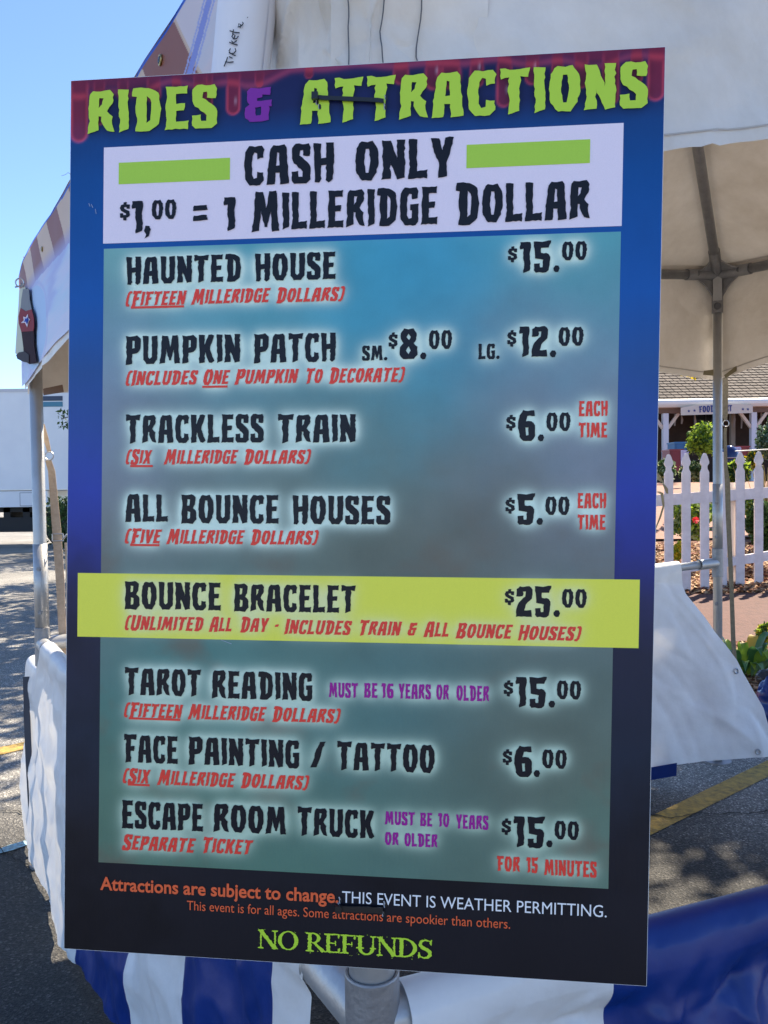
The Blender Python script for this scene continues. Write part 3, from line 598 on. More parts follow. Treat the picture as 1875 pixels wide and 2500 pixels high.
run('ESCAPE',7,289,625,494,7,677,DK,0,1.04); run('ROOM',7,726,642,510,7,1072,DK,0,1.04); run('TRUCK',7,1125,660,526,7,1492,DK,0,1.04)
rr('SEPARATE',7,290,727,658,7,644); rr('TICKET',7,677,742,672,7,917)
run('MUST',8,175,609,544,8,318,PU); run('BE',8,343,617,551,8,401,PU); run('10',8,428,620,554,8,482,PU); run('YEARS',8,513,628,560,8,668,PU); run('OR',8,175,706,643,8,241,PU); run('OLDER',8,268,712,648,8,426,PU)
run('$',8,730,653,580,8,776,DK); run('15',8,785,716,568,8,936,DK); run('.',8,943,716,568,8,974,DK); run('00',8,982,678,589,8,1099,DK)
run('FOR',8,708,830,757,8,818,RD); run('15',8,848,838,764,8,904,RD); run('MINUTES',8,933,850,773,8,1183,RD)
# underlines
for k, xa, xb2, y, in ((3,333,586,374),(3,673,793,751),(0,319,374,1138),(5,330,469,391),(7,323,568,103),(7,319,422,418)):
    u0, v0 = uv(*px(k, xa, y)); u1, _ = uv(*px(k, xb2, y)); h = .0012; RUNS.append(('_', [[[(u0,v0-h),(u1,v0-h),(u1,v0+h),(u0,v0+h)]]], RD))

# serif "NO REFUNDS"
def st(pts, wd):   # thick polyline as one polygon
    L_, R_ = [], []
    for i, p in enumerate(pts):
        a = pts[max(i-1,0)]; c = pts[min(i+1,len(pts)-1)]; d = math.hypot(c[0]-a[0], c[1]-a[1]) or 1; nx, ny = -(c[1]-a[1])/d, (c[0]-a[0])/d
        w_ = wd[i] if isinstance(wd, list) else wd; L_.append((p[0]+nx*w_/2, p[1]+ny*w_/2)); R_.append((p[0]-nx*w_/2, p[1]-ny*w_/2))
    return L_ + R_[::-1]
def ring(cx, cy, rx, ry, wx, wy, a0=0, a1=360, n=22):
    ou = [(cx+rx*math.cos(math.radians(a0+(a1-a0)*i/n)), cy+ry*math.sin(math.radians(a0+(a1-a0)*i/n))) for i in range(n+1)]
    inn = [(cx+(rx-wx)*math.cos(math.radians(a0+(a1-a0)*i/n)), cy+(ry-wy)*math.sin(math.radians(a0+(a1-a0)*i/n))) for i in range(n+1)]
    return ou + inn[::-1]
def stem(x, y0=0, y1=10, wd=1.5, s=1.0): return [(x-wd/2-s,y0),(x+wd/2+s,y0),(x+wd/2+s,y0+.5),(x+wd/2,y0+.9),(x+wd/2,y1-.9),(x+wd/2+s,y1-.5),(x+wd/2+s,y1),(x-wd/2-s,y1),(x-wd/2-s,y1-.5),(x-wd/2,y1-.9),(x-wd/2,y0+.9),(x-wd/2-s,y0+.5)]
SER = {
'N': (9, [stem(1.6,0,10,.7,.9), stem(7.6,0,10,.7,.9), st([(1.3,9.8),(7.8,.2)],1.7)]),
'O': (8.8, [ring(4.4,5,4.3,5.1,1.6,.6)]),
'R': (8, [stem(1.8), ring(3,7.2,3.3,2.8,1.5,.6,-95,95), st([(3.6,4.8),(7.6,.2)],[1.2,1.7])]),
'E': (7, [stem(1.8), st([(1.8,9.7),(6.3,9.7)],.7), st([(1.8,5.1),(4.8,5.1)],.6), st([(1.8,.3),(6.4,.3)],.7), [(6.5,10),(5.9,10),(5.7,8),(6.3,7.6)], [(6.7,0),(6,0),(5.8,2.2),(6.7,2.8)], [(4.6,6.4),(5,6.4),(5,3.8),(4.6,3.8)]]),
'F': (6.6, [stem(1.8), st([(1.8,9.7),(6.1,9.7)],.7), st([(1.8,5.1),(4.8,5.1)],.6), [(6.3,10),(5.7,10),(5.5,8),(6.1,7.6)], [(4.6,6.4),(5,6.4),(5,3.8),(4.6,3.8)]]),
'U': (8.6, [stem(1.8,3.2,10,1.5,.9), stem(7.2,3.2,10,.7,.9), ring(4.4,3.6,3.4,3.7,1.5,.9,180,360)]),
'D': (8.6, [stem(1.8), ring(2.6,5,5.6,5,1.7,.7,-95,95)]),
'S': (6.2, [st([(5.4,7.6),(5,9.2),(3.2,9.7),(1.4,8.8),(1,7.2),(1.9,5.8),(3.6,4.8),(5,3.6),(5.2,2),(4.2,.6),(2.6,.3),(1.1,1),(.6,2.8)], [.5,.7,.8,1.2,1.5,1.7,1.8,1.7,1.5,1.1,.8,.7,.5]), [(5.9,9.9),(5.3,9.9),(5.1,7.2),(5.8,7)], [(.2,0),(.8,.1),(1,3),(.3,3.2)]]),
}
def serif(txt):
    x = 0; out_ = []
    for i, ch in enumerate(txt):
        if ch == ' ': x += 3.2; continue
        wd, pl = SER[ch]
        for j, l in enumerate(pl): out_.append([[(p[0]+x, p[1]) for p in rough(l, i*31+j, .16, .55)]])
        x += wd*.97
    rd = random.Random(3)      # worn flecks and stray strokes of the distressed lettering
    for _ in range(46):
        cx, cy = rd.uniform(0,x), rd.choice([rd.uniform(-.9,.8), rd.uniform(9,10.6), rd.uniform(0,10)]); r = rd.uniform(.1,.32)
        out_.append([[(cx-r,cy),(cx,cy-r*.6),(cx+r,cy+r*.3),(cx,cy+r)]])
    return out_
xx0, yy0 = px(9, 985, 116)
run('NO REFUNDS',9,977,116,32,10,148,'lime', lay=serif('NO REFUNDS'))

# plain sans small print from Blender's built-in face
def sans_obj(name, txt, k0, x0, yb, yt, k1, x1, mt, bold=0.0):
    cu = bpy.data.curves.new('t', 'FONT'); cu.body = txt; cu.size = 1; cu.offset = bold; cu.resolution_u = 3; cu.space_character = 1.0
    o = bpy.data.objects.new('t', cu); COL.objects.link(o); dg = bpy.context.evaluated_depsgraph_get(); me = bpy.data.meshes.new_from_object(o.evaluated_get(dg))
    bpy.data.objects.remove(o)
    xs = [v.co.x for v in me.vertices]; a, b2 = min(xs), max(xs)
    u0, v0 = uv(*px(k0, x0, yb)); _, vt = uv(*px(k0, x0, yt)); u1, _ = uv(*px(k1, x1, yb)); s = (u1-u0)/(b2-a); sv = (vt-v0)/.727
    vv = [S(u0+(v.co.x-a)*s, v0+v.co.y*sv, .0013) for v in me.vertices]; ff = [tuple(p.vertices) for p in me.polygons]
    return mesh_obj(name, vv, ff, mt, sign)

# panels
p_white = [uv(*px(1,447,645)), uv(*px(2,1035,522)), uv(*px(2,1030,972)), uv(*px(1,447,1053))]
p_teal = [uv(*px(3,201,95)), uv(*px(4,1293,10)), uv(*px(8,1246,921)), uv(*px(7,180,785))]
p_yel = [uv(*px(5,80,518)), uv(*px(6,1388,563)), uv(*px(6,1384,888)), uv(*px(5,78,822))]
def bb(q): us = [p[0] for p in q]; vv = [p[1] for p in q]; return ((us[0]+us[3])/2, (us[1]+us[2])/2, (vv[2]+vv[3])/2, (vv[0]+vv[1])/2)
W4, T4, Y4 = bb(p_white), bb(p_teal), bb(p_yel)
print('PANELS', W4, T4, Y4, 'board', SW, SH)

# soft halo field of the printed words, sampled on a fine raster of the board
NX, NY = 488, 740
def raster(keys, inside=None):
    R = np.zeros((NY, NX), np.float32)
    for txt, gl, key in RUNS:
        if key not in keys: continue
        for g_ in gl:
            al = [p for l in g_ for p in l]; u0 = min(p[0] for p in al); u1 = max(p[0] for p in al); v0 = min(p[1] for p in al); v1 = max(p[1] for p in al)
            i0, i1 = max(0,int(u0*NX)-1), min(NX,int(u1*NX)+2); j0, j1 = max(0,int(v0*NY)-1), min(NY,int(v1*NY)+2)
            X, Y = np.meshgrid((np.arange(i0,i1)+.5)/NX, (np.arange(j0,j1)+.5)/NY); ins = np.zeros(X.shape, bool)
            l = g_[0]; n_ = len(l)
            for a in range(n_):
                (xa, ya), (xb2, yb2) = l[a], l[(a+1)%n_]
                if ya == yb2: continue
                ins ^= ((ya > Y) != (yb2 > Y)) & (X < (xb2-xa)*(Y-ya)/(yb2-ya)+xa)
            R[j0:j1, i0:i1] = np.maximum(R[j0:j1, i0:i1], ins)
    return R
def blur(R, sig):
    k = np.arange(-int(3*sig), int(3*sig)+1); ke = np.exp(-k*k/(2*sig*sig)); ke /= ke.sum()
    R = np.apply_along_axis(lambda r: np.convolve(r, ke, 'same'), 1, R); return np.apply_along_axis(lambda r: np.convolve(r, ke, 'same'), 0, R)
def samp(R, U, V):
    x = np.clip(U*NX-.5, 0, NX-1.001); y = np.clip(V*NY-.5, 0, NY-1.001); i = x.astype(int); j = y.astype(int); fx = x-i; fy = y-j
    return R[j,i]*(1-fx)*(1-fy)+R[j,i+1]*fx*(1-fy)+R[j+1,i]*(1-fx)*fy+R[j+1,i+1]*fx*fy
body = raster({DK, RD, PU}); title = raster({GR})
halo = np.clip(2.1*blur(body, 4.2)*.5 + 1.9*blur(body, 7.5)*.75, 0, 1)
tsh = np.clip(1.5*blur(title, 4), 0, 1)
def fbm(shape, scale, seed, oct_=5):
    r = np.random.default_rng(seed); out_ = np.zeros(shape); amp = 1; tot = 0
    for o in range(oct_):
        nx_, ny_ = int(scale*2**o)+2, int(scale*1.5*2**o)+2; gg = r.uniform(0,1,(ny_+1,nx_+1))
        y = np.linspace(0, ny_-1.001, shape[0]); x = np.linspace(0, nx_-1.001, shape[1]); i = x.astype(int); j = y.astype(int); fx = x-i; fy = (y-j)[:,None]
        fx = fx*fx*(3-2*fx); fy = fy*fy*(3-2*fy)
        a = gg[j][:,i]*(1-fx)+gg[j][:,i+1]*fx; c = gg[j+1][:,i]*(1-fx)+gg[j+1][:,i+1]*fx
        out_ += amp*(a*(1-fy)+c*fy); tot += amp; amp *= .55
    return out_/tot
def A3(c): return np.array(ink(c))
def bgcol(U, V):
    t = 1-V
    stops = [(0,(24,30,78)),(.045,(22,34,84)),(.075,(14,58,122)),(.12,(8,66,138)),(.25,(12,76,160)),(.33,(28,70,140)),(.40,(32,64,146)),(.47,(33,54,156)),(.53,(32,44,130)),(.585,(32,38,84)),(.64,(26,34,62)),(.75,(20,34,58)),(.86,(22,26,40)),(1,(22,24,34))]
    xs = [s[0] for s in stops]; cs = np.array([A3(s[1]) for s in stops])
    sh = t + .02*(fbm(U.shape, 4, 11)-.5)
    c = np.stack([np.interp(sh, xs, cs[:,k]) for k in range(3)], -1)
    n = fbm(U.shape, 6, 5); dk = np.clip((n-.52)*4, 0, 1)*np.clip((t-.35)*6,0,1)*.5
    c = c*(1-dk[...,None]*.7)
    n2 = fbm(U.shape, 9, 9)*.25+.875; c = c*n2[...,None]
    # dripping red paint along the top
    asp = SH/SW; tt = t*asp; band = .010+.006*np.sin(U*23)+.005*np.sin(U*57+1)
    band = np.interp(U, [0,.31,.39,.66,.76,1], [1,1,0,0,.55,.55])*(band+.012) + np.interp(U, [0,.31,.39,1], [0,0,1,1])*band*.42
    red = np.clip((band-tt)/.014, 0, 1)*.75; rim = np.exp(-((tt-band)/.006)**2)*.35
    for (du, ln, rw) in ((.016,.108,.017),(.052,.080,.011),(.095,.040,.010),(.150,.046,.013),(.190,.03,.009),(.232,.050,.013),(.246,.072,.008),(.290,.074,.0125),(.335,.030,.008),(.42,.02,.008),(.575,.038,.014),(.63,.05,.016),(.655,.05,.02),(.70,.05,.012),(.745,.084,.013),(.79,.05,.012),(.83,.045,.010),(.868,.06,.012),(.915,.090,.014),(.955,.058,.010),(.986,.086,.014)):
        dy = np.maximum(tt-ln+rw, 0); d = np.sqrt((U-du)**2+dy**2)/rw
        m_ = np.clip((1-d)*4, 0, 1); red = np.maximum(red, m_*.9); rim = np.maximum(rim, np.exp(-((d-.86)/.16)**2)*np.clip(tt/.03,0,1)*.55*(d<1.3))
    hl = np.zeros_like(U)
    for (du, y0) in ((.29,.05),(.745,.055),(.052,.05),(.232,.03),(.79,.02),(.63,.018),(.7,.016)):
        hl = np.maximum(hl, np.exp(-((U-du-.004)/.0016)**2-((tt-y0)/.006)**2))
    fade = .55+.45*fbm(U.shape, 8, 21)
    c = c*(1-(red*fade)[...,None]*.85) + A3((112,28,44))*(red*fade)[...,None]*.9
    c = c + A3((215,70,80))*rim[...,None]*.8 + np.array([.35,.3,.35])*hl[...,None]*.8
    s = samp(tsh, U, V); c = c*(1-s[...,None]*.62)
    return np.clip(c, .003, .9)
PRINT = attr_mat('printed_vinyl', .32); 
sheet('printed_backdrop', .0008, .9992, .0005, .9995, 400, 610, bgcol, .0003, PRINT)
CP = [((270,640),(110,165,175)),((600,650),(75,155,180)),((1000,700),(60,150,195)),((1480,620),(80,160,180)),((1480,850),(95,145,175)),((270,900),(115,145,180)),((600,900),(70,150,180)),((1000,850),(65,150,185)),((280,1100),(120,136,164)),((600,1080),(106,136,146)),((900,1000),(84,134,148)),((1300,950),(108,136,162)),((1480,1050),(126,134,160)),((1200,1200),(106,114,116)),((900,1200),(96,112,108)),((280,1350),(112,126,136)),((600,1350),(95,120,125)),((950,1380),(90,95,95)),((1200,1380),(85,105,110)),((1480,1350),(105,120,135)),((300,1600),(75,120,125)),((500,1650),(65,130,140)),((800,1640),(75,115,120)),((1050,1650),(80,130,145)),((1400,1600),(85,120,125)),((1000,1800),(75,120,130)),((1350,1850),(95,110,110)),((1150,1950),(85,100,100)),((300,1950),(85,120,115)),((600,2000),(80,120,115)),((1000,2050),(85,125,125)),((1450,2000),(90,120,120)),((300,2080),(80,115,110)),((1450,2150),(90,130,125)),((1300,1780),(90,100,100)),((480,1180),(104,118,120)),((700,1780),(90,125,130))]
CPu = [(uv(*a), A3(c)) for a, c in CP]
def tealcol(U, V):
    num = np.zeros(U.shape+(3,)); den = np.zeros(U.shape); wob = (fbm(U.shape,5,31)-.5)*.10; wob2 = (fbm(U.shape,5,33)-.5)*.10
    for (a, b2), c in CPu:
        w_ = np.exp(-(((U+wob-a)/.11)**2+((V+wob2-b2)*1.5/.11)**2)/2)+1e-9; num += w_[...,None]*c; den += w_
    c = num/den[...,None]; c = c**1.08*.92; c *= (.86+.28*fbm(U.shape,10,41))[...,None]
    t = 1-V; cl = np.clip((fbm(U.shape,5,77,6)-.55)*5,0,1)*np.clip((t-.40)*5,0,1)*.62; c = c*(1-cl[...,None])+A3((92,86,82))*cl[...,None]
    h = samp(halo, U, V); k = (.30*h+1.05*h**1.8)[...,None]; hc = A3((176,212,216)); low = np.clip((t-.5)*3,0,1)[...,None]
    hc2 = A3((150,184,180)); hh = hc*(1-low)+hc2*low
    c = c*(1-np.clip(k,0,1))+hh*np.clip(k,0,1)
    return np.clip(c, .003, .9)
sheet('price_panel', *T4[:2], *T4[2:], 340, 480, tealcol, .0006, PRINT)
def yelcol(U, V):
    c = np.broadcast_to(A3((192,206,82)), U.shape+(3,)).copy(); h = samp(halo, U, V); k = np.clip(.3*h+.55*h**2,0,.85)[...,None]
    return c*(1-k)+A3((214,222,172))*k
sheet('yellow_price_bar', *Y4[:2], *Y4[2:], 360, 60, yelcol, .0009, PRINT)
flat = lambda col: (lambda U, V: np.broadcast_to(np.array(col), U.shape+(3,)).copy())
sheet('white_header_panel', *W4[:2], *W4[2:], 4, 4, flat(ink((191,196,229))), .0006, PRINT)
for q in ([px(1,513,703),px(1,992,681),px(1,992,776),px(1,513,795)], [px(2,360,630),px(2,892,597),px(2,892,700),px(2,360,730)]):
    B4 = bb([uv(*p) for p in q]); sheet('green_bar', *B4[:2], *B4[2:], 2, 2, flat(ink((140,188,74))), .0009, PRINT)
KC = {DK: mat('ink_black', ink((17,21,33)), .35, spec=.2), RD: mat('ink_red', ink((206,62,58)), .35, spec=.2), PU: mat('ink_purple', ink((128,30,140)), .35, spec=.2), GR: mat('ink_green', ink((148,192,70)), .35, spec=.2), 'violet': mat('ink_violet', ink((104,44,150)), .35, spec=.2), 'lime': mat('ink_lime', ink((150,196,62)), .4, spec=.2)}
names = {GR:'title_lettering','violet':'title_ampersand',DK:'black_lettering',RD:'red_lettering',PU:'purple_lettering','lime':'no_refunds_lettering'}
for txt, gl, key in RUNS:
    v = []; f = []; nm = 'underline' if txt == '_' else names[key]; lift = .0013
    for g_ in gl:
        flat_ = [p for l in g_ for p in l]; k = len(v); v += [S(p[0], p[1], lift) for p in flat_]; lift += .000004
        f += [tuple(i+k for i in t) for t in tess([[(p[0]*10, p[1]*15) for p in l] for l in g_])]
    o = mesh_obj(nm, v, f, KC[key], sign)
    if txt != '_': o['label'] = {GR:'lime green',DK:'black',RD:'red',PU:'purple','violet':'violet','lime':'lime distressed'}[key] + ' printed word ' + txt.strip('()')
M['ink_orange'] = mat('ink_orange', ink((200,92,62)), .4, spec=.2); M['ink_white'] = mat('ink_white', ink((200,208,232)), .4, spec=.2)
sans_obj('small_print', 'Attractions are subject to change.', 7,187,918,855, 7,1322, M['ink_orange'], .022)['label'] = 'bold orange small print line'
sans_obj('small_print', 'THIS EVENT IS WEATHER PERMITTING.', 7,1338,980,922, 8,1232, M['ink_white'])['label'] = 'white small print line'
sans_obj('small_print', 'This event is for all ages. Some attractions are spookier than others.', 7,600,1015,968, 8,773, M['ink_orange'])['label'] = 'thin orange small print line'

# cable ties through the board
def tie(name, pts, wd, mt, label, holes):
    b = MB(); b.ribbon([S(*uv(*p), .0045) for p in pts], [V_.normalized()*wd]*len(pts), .0016)
    a = S(*uv(*pts[0]), .005); u2 = U_.normalized(); v2 = V_.normalized()
    t = tag(empty(name, S(*uv(*pts[0]), 0), label, 'cable tie', 'cable ties holding the sign'), None)
    b.build('tie_strap', mt, t)
    b = MB(); q = [a + u2*sx*.0032 + v2*sy*.0036 for sx, sy in ((-1,-1),(1,-1),(1,1),(-1,1))]; b.add(q + [p + N_*.004 for p in q], [(0,3,2,1),(4,5,6,7),(0,1,5,4),(1,2,6,5),(2,3,7,6),(3,0,4,7)])
    b.build('tie_head', mt, t)
    return t
tie('cable_tie', [(772,242),(790,244),(860,247),(925,250),(938,252)], .0042, M['black'], 'black cable tie across the sign title', 0)
tie('cable_tie', [(829,2212),(845,2214),(880,2215),(925,2217),(936,2218)], .0060, M['black'], 'black cable tie across the small print at the foot of the sign', 0)
M['torn'] = mat('torn_plastic', (.35,.37,.42), .5)
def torn(cx, cy, pts):
    c = S(*uv(cx, cy), .0017); v = [S(*uv(cx+x, cy+y), .0019) for x, y in pts]; o = mesh_obj('torn_hole', v, [tuple(range(len(v)))], M['torn'], sign); o['label'] = 'torn edge of a tie hole'
for (x, y, s) in ((772,250,1),(778,262,.7),(938,262,1),(940,240,.7),(829,2196,1),(826,2208,.8),(938,2206,1),(934,2228,.9)):
    torn(x, y, [(-2*s,-8*s),(1*s,-9*s),(3*s,-2*s),(1.2*s,1*s),(2.5*s,8*s),(.5*s,9*s),(-1*s,2*s),(.2*s,-1*s)])
    v = [S(*uv(x+3+a, y+b2), .0016) for a, b2 in ((-1,-7),(3,-5),(4,4),(0,8),(-2,2))]; mesh_obj('tie_hole', v, [tuple(range(5))], M['black'], sign)
# scuffs
for (x, y, dx, dy) in ((224,500,4,9),(234,512,2,12),(540,1562,26,10),(218,498,3,8)):
    v = [S(*uv(x, y), .0016), S(*uv(x+dx, y+dy), .0016), S(*uv(x+dx+1, y+dy-1.2), .0016), S(*uv(x+.8, y-1), .0016)]; mesh_obj('scratch', v, [(0,1,2,3)], mat('scratch', (.35,.4,.5), .6), sign)
b = MB(); b.tube([S(*uv(172,425), .0)] + [P(x, y, .885) for x, y in ((166,421),(163,424),(158,427),(150,429))], .00025, 5)
o = b.build('loose_thread', M['torn']); tag(o, 'fine loose thread curling off the left edge of the sign', 'thread')

def creases(seed, n, t0, t1, z0, z1, amp, wid=(.006,.03), lens=(.08,.45), ang=None):
    rd = random.Random(seed); C = []
    for _ in range(n):
        a = rd.gauss(*ang) if ang else rd.uniform(0, math.pi); C.append((rd.uniform(t0,t1), rd.uniform(z0,z1), math.cos(a), math.sin(a), rd.uniform(*lens)/2, rd.uniform(*wid), rd.uniform(-1,1)*amp, rd.uniform(.25,1)))
    C = np.array(C)
    def h(t, z):
        dx = t-C[:,0]; dz = z-C[:,1]; al = dx*C[:,2]+dz*C[:,3]; ac = -dx*C[:,3]+dz*C[:,2]+.12*al*al/np.maximum(C[:,4],.05)
        side = np.where(ac > 0, 1.0, 2.6); fall = np.exp(-np.abs(ac)*C[:,7]*side/(C[:,5]*1.6)); tp = np.clip(1-(al/C[:,4])**2, 0, 1)**1.5
        return float((C[:,6]*fall*tp).sum())
    return h
# ------------------------------------------------------------------ tent
FC = Vector((-.02, .905, 0)); LC = Vector((-1.37, 3.29, 0)); RC = Vector((P(1752,1200,4.4).x, 4.4, 0)); SC = RC + FC - LC
A_ = (LC-FC).normalized(); B_ = (SC-FC).normalized(); NA = Vector((-A_.y, A_.x, 0)); NB = Vector((B_.y, -B_.x, 0))
if NA.dot(EYE-FC) < 0: NA = -NA
if NA.x > 0: NA = -NA
ZE = {'F': 2.23, 'L': 2.40, 'R': 2.62, 'S': 2.45}
tent = empty('ticket_tent', FC, 'white frame tent with galvanised poles standing behind the sign', 'tent')
def up(v, z): return Vector((v.x, v.y, z))
corner = {'F': up(FC,ZE['F']), 'L': up(LC,ZE['L']), 'R': up(RC,ZE['R']), 'S': up(SC,ZE['S'])}
peak = (corner['F']+corner['L']+corner['R']+corner['S'])/4; peak.z = 3.45
def leg(c, ztop, zsl, zfit, r=.0245, buttons=(), joint=None):
    b = MB(); b.tube([up(c,0.0), up(c,ztop)], r, 28); lg = b.build('leg', M['alu'], tent, smooth=True)
    b = MB(); b.tube([up(c,zfit-.075), up(c,zfit+.075)], r+.005, 28); b.torus(up(c,zfit+.075), r+.003, .002, (1,0,0), (0,1,0), 28, 6); b.build('sleeve', M['alu_dark'], lg, smooth=False)
    if joint: b = MB(); b.tube([up(c,zfit+.07), up(c,joint)], r+.0025, 28); b.build('outer_tube', M['alu'], lg, smooth=True)
    b = MB(); b.tube([up(c,.0), up(c,.008)], .07, 20); b.build('base_plate', M['alu_dark'], lg)
    for z in buttons:
        d = (EYE-c); d.z = 0; d.normalize(); d = (d + Vector((d.y,-d.x,0))*.25).normalized() ; p = up(c, z) + d*(r+.001)
        t = d.cross(Vector((0,0,1))); b = MB(); b.torus(p, .008, .0018, t, (0,0,1), 16, 6); b.tube([p, p+d*.005], .0055, 12); b.build('snap_button', M['alu_dark'], lg)
    return lg
zl = lambda y: P(92, y, LC.y).z
zr_ = lambda y: P(1752, y, RC.y).z
leg(FC, ZE['F'], 0, .885, .0255)
leg(LC, ZE['L'], 0, zl(1578), .0248, (zl(1388), zl(1493)), zl(1328))
leg(RC, ZE['R'], 0, zr_(1374), .0235, (zr_(1228), zr_(1310), zr_(1473)), zr_(1181))
leg(SC, ZE['S'], 0, .95, .0245)
# rails at skirt height
zF, zL, zR, zS = .905, zl(1572), zr_(1374), 1.0
rails = [(up(FC,zF),up(LC,zL)),(up(LC,zL),up(RC,zR)),(up(SC,zS),up(FC,zF))]
for a, c in rails:
    b = MB(); b.tube([a, c], .021, 20); b.build('skirt_rail', M['alu'], tent, smooth=True)
def socket(a, d, L=.12, r=.0285):
    b = MB(); e = a + d.normalized()*L; b.tube([a, e], r, 28, cap=False); b.torus(e, r-.001, .0028, Vector((0,0,1)), d.cross(Vector((0,0,1))), 28, 6); b.build('rail_socket', M['alu'], tent, smooth=True)
for i, (a, c) in enumerate(rails): socket(a, c-a, .135); socket(c, a-c, .12, .027)
# roof frame
for a, c in (('F','L'),('L','R'),('R','S'),('S','F')):
    b = MB(); z = Vector((0,0,-.03)); b.tube([corner[a]+z, corner[c]+z], .024, 20); b.build('eave_beam', M['alu_dark'], tent, smooth=True)
for a in 'FLRS':
    b = MB(); b.tube([corner[a]+Vector((0,0,-.03)), peak+Vector((0,0,-.05))], .024, 20); b.build('rafter', M['alu_dark'], tent, smooth=True)
    c = corner[a]+Vector((0,0,-.03)); n1 = {'F':('L','S'),'L':('R','F'),'R':('S','L'),'S':('F','R')}[a]
    b = MB(); d1 = (corner[n1[0]]-corner[a]).normalized(); d2 = (corner[n1[1]]-corner[a]).normalized(); d3 = (peak-c).normalized(); dn = Vector((0,0,-1))
    for d in (d1, d2, d3, dn): b.tube([c, c+d*.20], .0285, 20)
    for d, e in ((d1,d3),(d2,d3),(d1,dn),(d2,dn)):      # concave gusset webs between the arms
        n_ = d.cross(e).normalized()*.004; pts = []
        for k in range(9):
            t = k/8*math.pi/2; rr_ = .17*(1-.0)*(1/(math.cos(t)+math.sin(t)))**1.6
            pts.append(c + d*rr_*math.cos(t) + e*rr_*math.sin(t))
        v = [c+n_]+[p+n_ for p in pts]+[c-n_]+[p-n_ for p in pts]; m2 = len(pts)+1
        b.add(v, [(0,i,i+1) for i in range(1,m2-1)]+[(m2,m2+i+1,m2+i) for i in range(1,m2-1)]+[(i,i+m2,i+1+m2,i+1) for i in range(1,m2-1)])
    cf = b.build('corner_fitting', M['alu_dark'], tent, smooth=False)
    b = MB(); dv = (EYE-c); dv.z = 0; dv.normalize(); q = c+dv*.031; b.ribbon([q+Vector((0,0,.02)), q+Vector((0,0,-.14))], dv.cross(Vector((0,0,1)))*.045, .006); b.build('bolt_plate', M['alu'], cf)
    for s, r0 in ((q+Vector((0,0,-.17))-dv*.004, .013), (c+d1*.13+dv*.02, .008), (c+d2*.13+dv*.02, .008)):
        b = MB(); b.tube([s, s+dv*.014], r0, 12); b.torus(s+dv*.01, r0+.003, .003, dv.cross(Vector((0,0,1))), Vector((0,0,1)), 16, 6); b.build('bolt', M['thread'], cf)
# canopy roof and hanging valances
def canopy_fn(a, c):
    ca, cc2 = corner[a]+Vector((0,0,.012)), corner[c]+Vector((0,0,.012))
    def fn(u, v):
        e = ca.lerp(cc2, u); p = e.lerp(peak+Vector((0,0,.0)), v)
        ctr = (corner['F']+corner['L']+corner['R']+corner['S'])/4; ow = (e-ctr); ow.z = 0; p = p + ow.normalized()*.05*max(0, 1-v*12) - Vector((0,0,.016*max(0, 1-v*12)))
        sag = -.05*math.sin(math.pi*u)*math.sin(math.pi*min(1,v))*(1-v); return p + Vector((0,0,sag + .008*noise.noise(Vector((p.x*4,p.y*4,1)))))
    return fn
roofb = MB()
for a, c in (('F','L'),('L','R'),('R','S'),('S','F')): roofb.grid(canopy_fn(a, c), 30, 24)
roofb.build('canopy_roof', M['canopy'], tent, smooth=True)
def valance(a, c, zba, zbc, out_n, seed, wr=.012, u0=0, u1=1, sc=3.0, off=.034, cn=40, ca_=.006):
    hf = (creases(seed, 110, 0, 1.0, 1.85, 2.25, .009, (.004,.016), (.06,.45)) if seed == 3 else creases(seed, cn, 0, 3.4, 1.85, 2.6, ca_*1.6, (.008,.03), (.1,.5)))
    ca, cc2 = corner[a], corner[c]; L = (cc2-ca).length; dr = (cc2-ca)/L
    def fn(u, v):
        uu = u0+u*(u1-u0); e = ca.lerp(cc2, uu); zb_ = zba(uu*L) if callable(zba) else zba+(zbc-zba)*uu; z = e.z+.022+(zb_-e.z-.022)*v
        s = uu*L; w_ = (noise.noise(Vector((s*sc, z*1.2, seed)))*1.0+noise.noise(Vector((s*9, z*3.5, seed+5)))*.45+noise.noise(Vector((s*2, z*7, seed+8)))*.35)*wr*min(1,v*3+.15)
        fl = math.exp(-((s-0)/.12)**2)+math.exp(-((s-L)/.12)**2)
        w_ += hf(s, z)*min(1, v*5)
        hem = .0025*noise.noise(Vector((s*60,0,seed))) if v == 1 else 0
        o_ = off*(1+ v*.5)*min(1, v*9) + w_ - (.034*v*math.exp(-(s/.22)**2) if seed in (3,9) else 0)
        return Vector((e.x, e.y, z+hem)) + out_n*o_ + dr*((s-L/2)/(L/2))*off
    b = MB(); b.grid(fn, int(100+120*(u1-u0)), 34); return b.build('valance', M['canopy'], tent, smooth=True), fn
NBK = -NB; NRT = -NA
vF, fnF = valance('F','S', lambda t: min(1.975, 1.798+.222*t), 0, NB, 3, .010, off=.040)
vL, fnL = valance('F','L', 1.97, 1.90, NA, 9, .004, off=.027)
vB, fnB = valance('L','R', lambda t: float(np.interp(t, [0,2.9,3.32], [zl(958), 2.078, 2.045])), 0, NBK, 15, .018)
vR, fnR = valance('R','S', lambda t: 2.045+min(.12, .18*t), 0, NRT, 21, .016)
